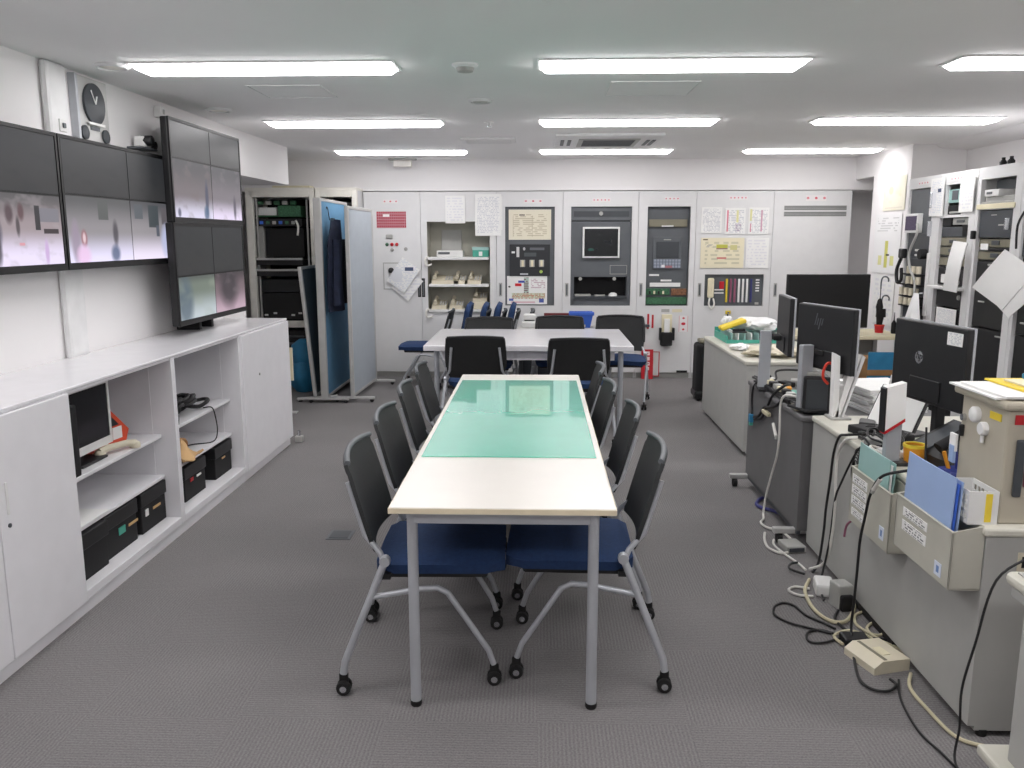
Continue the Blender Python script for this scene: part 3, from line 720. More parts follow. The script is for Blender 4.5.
M['station_map'] = print_mat('station_map', (238, 238, 236), [('r', .42, .35, .54, .95, (176, 196, 186)), ('t', .42, .35, .54, .95, (120, 70, 80), 9, 10), ('r', .12, .2, .95, .4, (206, 214, 190)), ('t', .12, .2, .95, .4, (190, 110, 80), 4, 26), ('r', .2, .64, .36, .74, (208, 42, 52)), ('r', .28, .76, .44, .84, (70, 84, 170)), ('t', .6, .55, .95, .9, (196, 170, 180), 6, 12), ('r', .8, .06, .92, .2, (80, 96, 170)), ('r', .05, .12, .16, .2, (90, 100, 180)), ('e', .06, .62, .03, .03, (60, 60, 60)), ('r', .1, .04, .7, .1, (224, 190, 196))], 0.7)
M['red_grid'] = print_mat('red_grid', (164, 42, 60), [('g', 0, 0, 1, 1, (196, 140, 148), 14, 6, 0.3), ('r', .22, .68, .44, .84, (246, 240, 240))], 0.6)
def title_mat(n, k): return print_mat(n, (232, 228, 228), [('e', .1+.8*i/(k-1), .5, .2/k, .22, (214, 110, 120) if i % 2 else (220, 140, 148)) for i in range(k)], 0.6)
M['title3'] = title_mat('title3', 3); M['title4'] = title_mat('title4', 4); M['title5'] = title_mat('title5', 5)
M['list_red'] = print_mat('list_red', (236, 232, 232), [('e', .5, .85, .14, .06, (206, 60, 70)), ('e', .5, .5, .24, .09, (196, 40, 60)), ('e', .5, .15, .14, .06, (206, 60, 70)), ('r', 0, 0, .06, 1, (220, 170, 174)), ('r', .94, 0, 1, 1, (220, 170, 174))], 0.6)
M['red_sign'] = print_mat('red_sign', (196, 34, 46), [('r', .3, .80, .7, .93, (244, 226, 226)), ('r', .42, .84, .58, .88, (196, 34, 46)), ('r', .3, .63, .7, .75, (244, 226, 226)), ('r', .3, .46, .7, .58, (244, 226, 226)), ('r', .38, .5, .62, .54, (196, 34, 46)), ('r', .34, .30, .66, .41, (244, 226, 226)), ('r', .44, .12, .56, .25, (244, 226, 226))], 0.5)
M['control_print'] = print_mat('control_print', (40, 42, 46), [('r', .05, .72, .13, .78, (226, 226, 226)), ('r', .17, .6, .24, .92, (206, 206, 206)), ('e', .36, .86, .03, .05, (180, 180, 180)), ('r', .36, .62, .66, .74, (76, 82, 84)), ('r', .5, .82, .86, .9, (96, 98, 104)), ('r', .26, .04, .46, .09, (190, 192, 196)), ('e', .78, .14, .04, .05, (170, 200, 90))], 0.5)
M['switch_rows'] = print_mat('switch_rows', (86, 90, 94), [('g', 0, 0, 1, 1, (60, 64, 70), 12, 3, 0.3), ('t', .05, .1, .95, .9, (206, 206, 206), 3, 18)], 0.5)
M['key_print'] = print_mat('key_print', (150, 158, 172), [('g', 0, 0, 1, 1, (96, 104, 116), 9, 3, 0.22), ('r', .3, .1, .42, .4, (226, 226, 226)), ('r', .44, .05, .7, .3, (170, 110, 116))], 0.5)
M['crt_glass'] = print_mat('crt_glass', (22, 26, 28), [('e', .2, .24, .1, .05, (40, 78, 70)), ('n', 3, .5, (30, 34, 38), 0.8)], 0.2)
M['phone_list'] = page('phone_list', 10, 12)

def sheet(name, label, cat, x, y, z, w, h, m, rz=0.0, tilt=0.0, t=0.003, curl=0.0, group=None, parent=None):
    """a sheet of paper or a plate; its lower left corner at x, z; facing -y before rotation"""
    n = 8 if curl else 1
    mb = MB().shell(lambda u, v: (w*u, -curl*(math.sin(PI*v)*0.5+u*u*0.6), h*v), n, n, t)
    if tilt: mb.move(ry=-tilt)
    o = mb.build(name, m, parent, uv='xz')
    o.location = (x, y, z); o.rotation_euler = (0, 0, rz)
    if not parent: tag(o, label, cat, group)
    return o

def cab(x0, x1, label, holes, depth=0.58):
    xm = (x0+x1)/2
    t = thing('equipment_cabinet', label, 'cabinet', (xm, YB, 0), 0, 'tall pale equipment cabinets along the back wall')
    a, b = x0-xm+0.002, x1-xm-0.002
    hs = [(h[0]-xm, h[1]-xm, h[2], h[3]) for h in holes]
    MB().holes(a, b, 0.065, 2.055, 0.0, 0.025, hs).build('front_panel', 'panel_grey_white', t, smooth=False)
    B(a, a+0.015, 0.025, depth, 0.0, 2.07).build('side_panel', 'panel_grey_white', t, smooth=False)
    B(b-0.015, b, 0.025, depth, 0.0, 2.07).build('side_panel', 'panel_grey_white', t, smooth=False)
    B(a, b, 0.004, depth, 2.056, 2.075).build('top_panel', 'panel_grey_white', t, smooth=False)
    B(a+0.015, b-0.015, depth-0.012, depth, 0.06, 2.056).build('back_panel', 'panel_grey_white', t, smooth=False)
    B(a, b, 0.03, depth, 0.0, 0.062).build('plinth', 'grey_device', t, smooth=False)
    return t, xm
def handle(t, x, z0=0.93, z1=1.07, m='grey_device'):
    h = RB(x-0.018, x+0.018, -0.006, 0.0, z0-0.005, z1+0.005, b=0.003).build('handle', m, t)
    RB(x-0.008, x+0.008, -0.010, -0.006, z0+0.01, z1-0.01, b=0.002).build('handle_grip', 'dark_grey_panel', h)
def title(t, x0, x1, z0, z1, m): B(x0, x1, -0.003, 0.0, z0, z1).build('title_plate', m, t, uv='xz', smooth=False)

# 1: plain door with red grid chart and lamps
t, xm = cab(-1.95, -1.32, 'back wall cabinet with a red grid chart and small lamps on its door', [])
B(-1.81-xm, -1.48-xm, -0.003, 0, 1.68, 1.86).build('grid_chart', 'red_grid', t, uv='xz', smooth=False)
B(-1.73-xm, -1.57-xm, -0.003, 0, 1.95, 1.99).build('title_plate', 'title3', t, uv='xz', smooth=False)
RB(-1.71-xm, -1.63-xm, -0.02, 0, 1.565, 1.61, b=0.015).build('keylock', 'grey_device', t)
for x, z, m in ((-1.70, 1.50, 'circuit_green'), (-1.645, 1.50, 'red'), (-1.59, 1.50, 'red'), (-1.645, 1.44, 'grey_device'), (-1.49, 1.45, 'grey_device')):
    MB().lathe([(0.02, 0), (0.018, -0.012), (0.008, -0.018)], (x-xm, 0, z), 12, 'y').build('indicator_lamp', m, t)
MB().holes(-1.75-xm, -1.50-xm, 1.0, 1.30, -0.004, 0, [(-1.74-xm, -1.51-xm, 1.01, 1.29)]).build('hatch_frame', 'grey_device', t, smooth=False)
MB().lathe([(0.03, 0), (0.03, -0.03), (0.02, -0.04)], (-1.66-xm, 0, 1.215), 12, 'y').build('turn_knob', 'black_plastic', t)
handle(t, -1.345-xm, 0.92, 1.10, 'black_plastic')
sheet('document_sheaf', 'white document sheaf hung askew over the red-grid cabinet door', 'papers', -1.71, 9.325, 1.10, 0.24, 0.32, 'page_f', tilt=-0.62, curl=0.012, t=0.008)
sheet('document_sheaf', 'lower blank paper sheaf hung askew beneath the other one', 'papers', -1.66, 9.337, 1.02, 0.24, 0.28, 'page_e', tilt=-0.66, curl=0.006, t=0.006)
# 2: open recess with telephones on shelves
t, xm = cab(-1.32, -0.475, 'back wall cabinet with an open recess of shelves full of telephones', [(-1.25, -0.55, 0.74, 1.75)])
B(-1.25-xm, -0.55-xm, 0.30, 0.31, 0.74, 1.75).build('recess_back', 'recess_olive', t, smooth=False)
for x in (-1.255, -0.55): B(x-xm, x-xm+0.005, 0.02, 0.30, 0.74, 1.75).build('recess_side', 'recess_olive', t, smooth=False)
B(-1.25-xm, -0.55-xm, 0.02, 0.30, 1.75, 1.756).build('recess_top', 'recess_olive', t, smooth=False)
for z in (1.36, 1.06, 0.775): RB(-1.24-xm, -0.565-xm, -0.02, 0.29, z-0.03, z, b=0.004).build('shelf', 'white_plastic', t)
for z in (1.33, 0.75): T([(-1.24-xm,0.0,z+0.03),(-1.27-xm,-0.03,z+0.01),(-1.26-xm,-0.03,z-0.06),(-1.2-xm,-0.015,z-0.05)], 0.012, 7, smooth=4).build('shelf_lead', 'cable_white', t)
MB().box(-0.545-xm, -0.505-xm, -0.006, 0, 0.74, 1.60).build('recess_trim', 'white_plastic', t, smooth=False)
handle(t, -1.3-xm, 0.92, 1.12, 'black_plastic')
t = thing('small_printer', 'grey and white printer on the top shelf of the recess', 'printer', (-1.01, 9.46, 1.36))
RB(-0.15, 0.15, 0, 0.22, 0, 0.07, b=0.008).build('body', 'white_plastic', t); RB(-0.11, 0.12, 0.14, 0.16, 0.07, 0.32, b=0.004).move(rx=-0.12).build('paper_support', 'grey_device', t); RB(-0.13, 0.0, -0.006, 0, 0.03, 0.055, b=0.002).build('control_panel', 'dark_grey_panel', t)
t = thing('green_box', 'small green box at the right of the recess top shelf', 'box', (-0.66, 9.44, 1.36))
RB(-0.09, 0.09, 0, 0.14, 0, 0.105, b=0.006).build('body', 'teal', t); RB(-0.095, 0.095, -0.004, 0.144, 0.075, 0.11, b=0.004).build('lid', 'pale_teal', t); B(-0.02, 0.02, -0.003, 0, 0.01, 0.06).build('label', 'paper', t)
def telephone(x, z, w, label, m='beige_plastic', y=9.37, hs=1):
    t = thing('desk_telephone', label, 'telephone', (x, y, z), 0, 'telephones on the recess shelves')
    y = 0
    MB().prism([(0, 0), (0.2, 0), (0.2, 0.09), (0.0, 0.035)], -w/2, w/2, 'x').build('base', m, t)
    T([(-w/2+0.035,0.01,0.075),(-w/2+0.035,0.06,0.095),(-w/2+0.035,0.14,0.12),(-w/2+0.035,0.19,0.12)], [0.024,0.017,0.017,0.024], 8).build('handset', m, t)
    for i in range(3):
        for j in range(3): RB(0.0+i*0.03, 0.02+i*0.03, 0.03+j*0.045, 0.055+j*0.045, 0.04+j*0.012, 0.062+j*0.013, b=0.003).build('key', 'desk_grey', t)
    return t
telephone(-1.06, 1.06, 0.30, 'cream telephone at the left of the middle recess shelf')
telephone(-0.90, 1.06, 0.12, 'cream answering unit in the middle of the recess middle shelf')
telephone(-0.73, 1.06, 0.15, 'cream telephone at the right of the middle recess shelf')
telephone(-1.13, 0.775, 0.16, 'cream telephone at the left of the lowest recess shelf')
telephone(-0.94, 0.775, 0.14, 'cream telephone in the middle of the lowest recess shelf')
telephone(-0.67, 0.86, 0.16, 'cream telephone raised on a block at the lowest recess shelf', y=9.42)
tag(RB(-0.76, -0.59, 9.40, 9.62, 0.777, 0.858, b=0.008).build('phone_block', 'beige_plastic'), 'cream block under the raised telephone in the recess', 'block')
sheet('notice_sheet', 'white notice above the left of the telephone recess', 'notice', -1.04, 9.344, 1.73, 0.22, 0.30, 'page_e', curl=0.004)
sheet('notice_sheet', 'large white typed notice covering the corner of the telephone recess', 'notice', -0.71, 9.342, 1.595, 0.29, 0.45, 'page_b', curl=0.004)
sheet('notice_sheet', 'small white notice behind the large typed notice', 'notice', -0.50, 9.347, 1.66, 0.09, 0.36, 'page_e')

# 3: framed dark door with chart, controls and coloured map
t, xm = cab(-0.475, 0.26, 'back wall cabinet whose dark window holds a coloured map and controls', [(-0.38, 0.17, 0.82, 1.91)])
B(-0.38-xm, 0.17-xm, 0.03, 0.06, 0.82, 1.91).build('window_panel', 'dark_grey_panel', t, smooth=False)
B(-0.34-xm, 0.13-xm, 0.022, 0.03, 1.55, 1.88).build('yellowed_chart', 'paper_yellowed', t, uv='xz', smooth=False)
c = RB(-0.33-xm, 0.12-xm, 0.012, 0.03, 1.15, 1.50, b=0.004).build('control_panel', 'control_print', t, uv='xz')
for x in (-0.185, -0.08, 0.025):
    k = RB(x-xm-0.028, x-xm+0.028, 0.0, 0.012, 1.25, 1.33, b=0.004).build('control_button', 'grey_device', c); RB(x-xm-0.012, x-xm+0.014, -0.008, 0.0, 1.255, 1.325, b=0.003).build('button_cap', 'paper_cream', c)
B(-0.36-xm, 0.09-xm, 0.02, 0.03, 0.835, 1.15).build('coloured_map', 'station_map', t, uv='xz', smooth=False)
title(t, -0.17-xm, 0.03-xm, 1.95, 1.99, 'title3'); handle(t, -0.432-xm)
# 4: dark window with screen and keyboard drawer
t, xm = cab(0.26, 1.09, 'back wall cabinet whose dark window holds a white-framed screen', [(0.35, 1.02, 0.82, 1.91)])
B(0.35-xm, 1.02-xm, 0.20, 0.21, 0.82, 1.91).build('window_back', 'matt_black', t, smooth=False)
B(0.35-xm, 1.02-xm, 0.03, 0.2, 1.76, 1.91).build('upper_unit', 'dark_grey_panel', t, smooth=False)
B(0.38-xm, 0.99-xm, 0.024, 0.03, 1.80, 1.86).build('slot_plate', 'darker_panel', t); MB().lathe([(0.025, 0.03), (0.02, 0.01)], (0.68-xm, 0, 1.835), 14, 'y').build('slot_lock', 'grey_device', t)
B(0.35-xm, 1.02-xm, 0.04, 0.2, 1.14, 1.75).build('screen_panel', 'dark_grey_panel', t, smooth=False)
s = RB(0.48-xm, 0.89-xm, 0.0, 0.04, 1.35, 1.69, b=0.006).build('screen_frame', 'white_plastic', t)
B(0.50-xm, 0.87-xm, -0.003, 0.0, 1.37, 1.67).build('screen_glass', 'crt_glass', s, uv='xz', smooth=False)
MB().holes(0.79-xm, 0.98-xm, 1.17, 1.27, 0.034, 0.04, [(0.795-xm, 0.975-xm, 1.175, 1.265)]).build('outlined_plate', 'grey_device', t, smooth=False)
for x in (0.35, 0.98): B(x-xm, x+0.04-xm, 0.03, 0.2, 0.82, 1.14).build('drawer_cheek', 'dark_grey_panel', t, smooth=False)
B(0.39-xm, 0.98-xm, 0.0, 0.2, 0.90, 0.925).build('keyboard_shelf', 'darker_panel', t); B(0.39-xm, 0.98-xm, 0.02, 0.2, 0.82, 0.9).build('lower_plate', 'dark_grey_panel', t)
RB(0.40-xm, 0.58-xm, 0.0, 0.14, 0.925, 0.945, b=0.004).build('keyboard', 'grey_device', t); RB(0.62-xm, 0.74-xm, 0.01, 0.1, 0.925, 0.94, b=0.004).build('keypad', 'grey_device', t); MB().lathe([(0.05,0.925),(0.045,0.95),(0.02,0.965)], (0.83-xm, 0.06, 0), 12).build('track_ball', 'white_plastic', t)
for x in (0.46, 0.84): MB().lathe([(0.02,0.03),(0.02,0.02)], (x-xm,0,1.12), 10, 'y').build('screw', 'grey_device', t)
title(t, 0.58-xm, 0.78-xm, 1.96, 2.0, 'title5'); handle(t, 0.31-xm)
# 5: dark window with instruments; phone holder, red marks
t, xm = cab(1.09, 1.72, 'back wall cabinet whose dark window holds a keypad unit and circuit boards', [(1.19, 1.66, 0.82, 1.91)])
B(1.19-xm, 1.66-xm, 0.06, 0.07, 0.82, 1.91).build('window_back', 'dark_grey_panel', t, smooth=False)
RB(1.21-xm, 1.63-xm, 0.03, 0.06, 1.69, 1.77, b=0.003).build('relay_strip', 'olive_device', t); RB(1.35-xm, 1.48-xm, 0.022, 0.03, 1.69, 1.705, b=0.002).build('white_strip', 'paper', t)
u = RB(1.26-xm, 1.58-xm, 0.04, 0.06, 1.23, 1.58, b=0.006).build('keypad_unit', 'dark_grey_panel', t)
RB(1.30-xm, 1.55-xm, 0.03, 0.04, 1.35, 1.53, b=0.004).build('display', 'darker_panel', u); B(1.27-xm, 1.57-xm, 0.03, 0.04, 1.235, 1.335).build('keys', 'key_print', u, uv='xz', smooth=False); B(1.38-xm, 1.46-xm, 0.034, 0.04, 1.545, 1.555).build('brand_strip', 'grey_device', u)
for (a, b_, z, h) in ((1.23, 1.34, 1.15, 0.02), (1.36, 1.48, 1.09, 0.02), (1.24, 1.58, 1.03, 0.045)): B(a-xm, b_-xm, 0.05, 0.06, z, z+h).build('label_strip', 'paper', t)
RB(1.20-xm, 1.46-xm, 0.04, 0.06, 0.94, 1.01, b=0.002).build('circuit_board', 'circuit_green', t); RB(1.48-xm, 1.65-xm, 0.04, 0.06, 0.935, 1.01, b=0.002).build('relay_board', 'circuit_brown', t); RB(1.20-xm, 1.65-xm, 0.035, 0.06, 0.835, 0.915, b=0.002).build('circuit_board', 'circuit_green', t)
for k in range(4): RB(1.23+k*0.05-xm, 1.25+k*0.05-xm, 0.03, 0.04, 0.95, 0.985, b=0.002).build('connector', 'paper_cream' if k % 2 else 'black_plastic', t)
for k in range(2): MB().lathe([(0.022,0.04),(0.02,0.03)], (1.53+k*0.075-xm, 0, 0.965), 12, 'y').build('dial', 'circuit_brown', t)
title(t, 1.37-xm, 1.53-xm, 1.975, 2.01, 'title4'); handle(t, 1.135-xm)
B(1.37-xm, 1.46-xm, -0.003, 0, 0.75, 0.785).build('grey_label', 'grey_device', t); B(1.49-xm, 1.60-xm, -0.003, 0, 0.75, 0.785).build('yellow_label', 'paper_cream', t)
B(1.57-xm, 1.67-xm, -0.003, 0, 0.53, 0.71).build('red_list', 'list_red', t, uv='xz', smooth=False)
for (x, z, h) in ((1.155, 0.62, 0.06), (1.215, 0.56, 0.17), (1.265, 0.57, 0.15)): RB(x-xm, x+0.022-xm, -0.003, 0, z, z+h, b=0.001).build('red_mark', 'red', t)
RB(1.12-xm, 1.24-xm, -0.045, -0.01, 0.585, 0.615, b=0.008).build('latch_lever', 'darker_panel', t)
RB(1.56-xm, 1.68-xm, -0.003, 0.0, 0.065, 0.09, b=0.001).build('vent_slot', 'black_plastic', t)
MB().holes(1.16-xm, 1.365-xm, 0.02, 0.305, -0.004, 0, [(1.168-xm, 1.355-xm, 0.03, 0.297)]).build('red_outline', 'red', t, smooth=False)
B(1.168-xm, 1.355-xm, -0.002, 0.0, 0.03, 0.297).build('white_board', 'white_plastic', t)
t = thing('emergency_phone', 'black phone holder with white card and cream back on the cabinet', 'telephone', (1.43, 9.348, 0.38))
RB(-0.055, 0.06, -0.02, 0.0, 0.02, 0.345, b=0.004).build('back_plate', 'paper_cream', t)
RB(-0.07, 0.06, -0.10, -0.02, 0.0, 0.15, b=0.012).build('holder', 'matt_black', t)
RB(-0.03, 0.03, -0.06, -0.03, 0.12, 0.30, b=0.004).build('white_card', 'paper', t)
RB(0.06, 0.085, -0.08, -0.02, 0.06, 0.2, b=0.006).build('side_clip', 'black_plastic', t); RB(-0.085, -0.06, -0.08, -0.02, 0.06, 0.2, b=0.006).build('side_clip', 'black_plastic', t)
o = B(-0.065, 0.065, 0, 0.012, 0, 0.335).build('red_sign', 'red_sign', uv='xz', smooth=False); o.location = (1.222, 9.285, 0.0); o.rotation_euler = (-0.05, 0, 0)
tag(o, 'narrow red sign with white characters standing on the floor against the cabinet', 'sign')
# 6: papers and a row of coloured bars
t, xm = cab(1.72, 2.56, 'back wall cabinet covered with papers above a row of coloured bars', [(1.84, 2.49, 0.82, 1.17)])
B(1.84-xm, 2.49-xm, 0.035, 0.05, 0.82, 1.17).build('bar_panel', 'dark_grey_panel', t, smooth=False)
for i, m in enumerate(('yellow', 'cable_pink', 'cable_pink', 'paper', 'paper', 'paper', 'cable_purple')):
    RB(2.08+i*0.045-xm, 2.10+i*0.045-xm, 0.015, 0.035, 0.86, 1.12, b=0.003).build('coloured_bar', m, t)
RB(2.01-xm, 2.06-xm, 0.02, 0.035, 1.01, 1.09, b=0.003).build('red_switch', 'red', t)
for z in (0.955, 0.99): RB(1.955-xm, 2.06-xm, 0.028, 0.035, z, z+0.015, b=0.002).build('label_strip', 'paper', t)
for k in range(5): RB(2.41-xm, 2.45-xm, 0.025, 0.035, 0.98+k*0.03, 0.995+k*0.03, b=0.002).build('indicator', 'paper', t)
RB(2.41-xm, 2.45-xm, 0.02, 0.035, 0.835, 0.86, b=0.002).build('small_switch', 'grey_device', t)
h = RB(1.875-xm, 1.945-xm, -0.02, 0.03, 0.91, 1.13, b=0.018).build('handset', 'paper_cream', t)
T([(1.90-xm,-0.01,0.91),(1.89-xm,-0.02,0.84),(1.92-xm,-0.02,0.79),(1.95-xm,-0.02,0.84),(1.945-xm,0.02,0.90)], 0.010, 6, smooth=5).build('handset_cord', 'cable_white', h)
title(t, 2.07-xm, 2.27-xm, 1.98, 2.02, 'title5'); handle(t, 1.785-xm)
MB().lathe([(0.012,0),(0.012,-0.03)], (2.11-xm,0,0.745), 10, 'y').build('key', 'chrome', t); RB(2.08-xm, 2.14-xm, -0.012, -0.004, 0.73, 0.77, b=0.004).build('key_tag', 'yellow', t); RB(2.10-xm, 2.115-xm, -0.012, -0.004, 0.66, 0.73, b=0.003).build('key_strap', 'black_plastic', t)
for (x, z, w, h_, m, lab) in ((1.775, 1.62, 0.225, 0.28, 'page_a', 'grey typed sheet, left of the three sheets at the top of the bar cabinet'), (2.035, 1.61, 0.22, 0.28, 'page_c', 'sheet with a red column, middle of the three on the bar cabinet'), (2.29, 1.61, 0.22, 0.285, 'page_d', 'sheet with pale yellow columns, right of the three on the bar cabinet'), (1.78, 1.24, 0.475, 0.33, 'map_cream', 'cream chart with yellow blocks above the coloured bars'), (2.275, 1.24, 0.25, 0.33, 'page_e', 'faint white sheet beside the cream chart')):
    sheet('wall_sheet', lab, 'paper', x, 9.344, z, w, h_, m, group='sheets on the bar cabinet')
# 7: plain cabinet with slots
t, xm = cab(2.56, 3.40, 'plain pale cabinet with two long vent slots at the right end', [])
for z in (1.865, 1.80):
    s = B(2.67-xm, 3.345-xm, -0.003, 0, z, z+0.05).build('vent_slot', 'grey_device', t, smooth=False)
    for k in range(3): B(2.675-xm, 3.34-xm, -0.006, -0.003, z+0.008+k*0.015, z+0.014+k*0.015).build('vent_louvre', 'dark_grey_panel', s, smooth=False)
title(t, 2.90-xm, 3.12-xm, 1.965, 2.025, 'title3'); handle(t, 2.62-xm)

# ------------------------------------------------------------------ equipment racks along the right wall (facing left)
RR = -PI/2
M['tag_print'] = page('tag_print', 8, 8)
def side_rack(y_far, label, holes):
    """drawn facing -y with x = distance from the far end toward the camera"""
    w = 0.56
    t = thing('side_rack', label, 'rack', (3.1, y_far, 0), RR, 'pale equipment racks along the right wall')
    MB().holes(0.002, w-0.002, 0.05, 2.045, 0.0, 0.03, holes).build('front_frame', 'panel_grey_white', t, smooth=False)
    for x in (0.002, w-0.017): B(x, x+0.015, 0.03, 0.6, 0.0, 2.05).build('side_panel', 'panel_grey_white', t, smooth=False)
    B(0.002, w-0.002, 0.0, 0.6, 2.045, 2.052).build('top_panel', 'panel_grey_white', t, smooth=False)
    B(0.02, w-0.02, 0.3, 0.31, 0.05, 2.04).build('back_panel', 'matt_black', t, smooth=False)
    B(0.002, w-0.002, 0.02, 0.6, 0, 0.05).build('plinth', 'dark_grey_panel', t, smooth=False)
    return t
def dev(t, name, x0, x1, z0, z1, m, y0=0.02, y1=0.28, **k): return RB(x0, x1, y0, y1, z0, z1, b=0.004).build(name, m, t, **k)
# farthest rack: tall dark door with a small screen and rows of relays
t = side_rack(7.25, 'farthest right-wall rack with rows of cream relays and a small purple screen', [(0.03, 0.45, 0.1, 1.965)])
d = dev(t, 'dark_door', 0.035, 0.445, 0.1, 1.96, 'dark_grey_panel', 0.012, 0.05)
dev(t, 'dark_insert', 0.05, 0.43, 1.42, 1.60, 'darker_panel', 0.008, 0.014); dev(t, 'dark_insert', 0.05, 0.43, 0.12, 1.40, 'darker_panel', 0.008, 0.014)
s = dev(t, 'screen_frame', 0.04, 0.28, 1.61, 1.765, 'white_plastic', -0.03, 0.012)
M['purple_screen'] = print_mat('purple_screen', (84, 70, 104), [('n', 9, .5, (110, 92, 124), .7)], 0.35, 0.35)
B(0.06, 0.26, -0.033, -0.029, 1.63, 1.745).build('screen_glass', 'purple_screen', s, uv='xz', smooth=False)
for r, z in enumerate((1.31, 1.225, 1.13, 1.05)):
    n = 3 if r < 2 else 4
    for k in range(n):
        x = (0.16 if r < 2 else 0.05)+k*0.09
        q = MB().cyl((x+0.035, -0.03, z-0.03), (x+0.035, -0.03, z+0.03), 0.021, n=10).build('relay', 'beige_plastic', t)
    dev(t, 'relay_bar', 0.05, 0.43, z-0.045, z-0.034, 'matt_black', -0.04, 0.0)
for z in (1.42, 1.46): dev(t, 'label_strip', 0.2, 0.32, z, z+0.018, 'paper', 0.0, 0.01)
MB().lathe([(0.04, 0.0), (0.04, -0.05)], (0.40, 0, 1.44), 12, 'y').build('knob', 'matt_black', t)
T([(0.28,-0.03,1.68),(0.33,-0.05,1.60),(0.22,-0.05,1.45),(0.25,-0.05,1.33),(0.36,-0.05,1.22),(0.38,-0.05,1.1),(0.4,-0.04,0.98)], 0.011, 7, smooth=6).build('grey_cable', 'grey_device', t)
RB(0.0, 0.08, -0.05, -0.005, 1.40, 1.48, b=0.01).build('black_handset', 'black_plastic', t)
T([(0.05,-0.04,1.40),(0.0,-0.05,1.3),(0.03,-0.05,1.2),(0.1,-0.05,1.22),(0.09,-0.05,1.32)], 0.014, 8, smooth=5).build('handset_cord', 'cable_black', t)
RB(0.45, 0.50, -0.012, 0.0, 0.95, 1.45, b=0.004).build('cable_duct', 'white_plastic', t)
for z in (1.58, 1.80): RB(0.455, 0.475, -0.03, 0.0, z, z+0.12, b=0.006).build('door_handle', 'chrome', t)
B(0.18, 0.36, -0.003, 0.0, 1.99, 2.02).build('title_plate', 'title4', t, uv='xz', smooth=False)
# second rack
t = side_rack(6.69, 'second right-wall rack, with olive recorders over a white shelf', [(0.1, 0.35, 1.74, 1.965), (0.03, 0.47, 0.1, 1.72)])
dev(t, 'grey_recorder', 0.105, 0.345, 1.83, 1.93, 'pale_teal'); dev(t, 'recorder_panel', 0.16, 0.25, 1.85, 1.92, 'dark_grey_panel', 0.016, 0.02)
dev(t, 'black_unit', 0.105, 0.345, 1.745, 1.81, 'matt_black'); dev(t, 'white_base', 0.15, 0.33, 1.75, 1.765, 'grey_device', 0.01, 0.02)
dev(t, 'silver_unit', 0.20, 0.46, 1.665, 1.715, 'grey_device'); dev(t, 'unit_display', 0.27, 0.38, 1.68, 1.70, 'dark_grey_panel', 0.012, 0.02)
dev(t, 'black_unit', 0.04, 0.18, 1.655, 1.72, 'matt_black')
dev(t, 'grey_blank', 0.04, 0.46, 1.575, 1.65, 'darker_panel')
for z in (1.51, 1.44, 1.36):
    dev(t, 'olive_recorder', 0.04, 0.46, z, z+0.06, 'olive_device'); dev(t, 'recorder_slot', 0.18, 0.28, z+0.02, z+0.045, 'darker_panel', 0.014, 0.02); dev(t, 'recorder_edge', 0.04, 0.46, z-0.006, z, 'matt_black', 0.016, 0.05)
dev(t, 'black_unit', 0.04, 0.46, 1.215, 1.345, 'black_plastic')
dev(t, 'white_socket', 0.13, 0.22, 1.23, 1.295, 'white_plastic', 0.0, 0.02)
for x in (0.28, 0.33, 0.37): MB().lathe([(0.016, 0.02), (0.014, 0.0)], (x, 0, 1.24), 10, 'y').build('knob', 'grey_device', t)
dev(t, 'white_shelf', 0.01, 0.50, 1.185, 1.205, 'white_plastic', -0.05, 0.28)
dev(t, 'black_unit', 0.04, 0.46, 1.05, 1.17, 'black_plastic'); MB().lathe([(0.02, 0.02), (0.016, 0.008)], (0.40, 0, 1.13), 10, 'y').build('knob', 'grey_device', t)
dev(t, 'black_unit', 0.04, 0.46, 0.12, 1.04, 'matt_black')
RB(0.46, 0.475, -0.035, 0, 1.58, 1.66, b=0.004).build('door_latch', 'black_plastic', t)
B(0.16, 0.34, -0.003, 0.0, 1.99, 2.02).build('title_plate', 'title4', t, uv='xz', smooth=False)
# third rack
t = side_rack(6.13, 'third right-wall rack, with a silver player in its top recess', [(0.05, 0.48, 1.80, 1.97), (0.04, 0.48, 0.1, 1.76)])
dev(t, 'top_shelf', 0.055, 0.475, 1.80, 1.815, 'grey_device', 0.0); dev(t, 'silver_player', 0.12, 0.30, 1.85, 1.895, 'white_plastic', -0.01, 0.2); dev(t, 'player_slot', 0.15, 0.22, 1.865, 1.88, 'dark_grey_panel', -0.014, -0.01); dev(t, 'grey_base', 0.10, 0.46, 1.815, 1.85, 'grey_device', 0.01)
dev(t, 'recess_back', 0.055, 0.475, 1.90, 1.965, 'dark_grey_panel', 0.1)
RB(0.02, 0.50, -0.008, 0.0, 1.765, 1.80, b=0.003).build('cream_rail', 'paper_cream', t)
dev(t, 'dark_drawer', 0.05, 0.47, 1.57, 1.755, 'darker_panel', 0.01)
for k, x in enumerate((0.2, 0.3)): dev(t, 'indicator', x, x+0.07, 1.65 if k else 1.72, 1.66 if k else 1.727, 'grey_device', 0.006, 0.01)
RB(0.435, 0.455, -0.03, 0.0, 1.62, 1.70, b=0.006).build('drawer_handle', 'chrome', t)
RB(0.01, 0.04, -0.03, 0.0, 1.56, 1.62, b=0.006).build('door_lock', 'black_plastic', t)
for z in (1.505, 1.42):
    dev(t, 'olive_recorder', 0.05, 0.47, z, z+0.055, 'olive_device'); dev(t, 'recorder_slot', 0.22, 0.32, z+0.015, z+0.045, 'darker_panel', 0.014, 0.02)
dev(t, 'grey_strip', 0.16, 0.46, 1.48, 1.50, 'matt_black', 0.01)
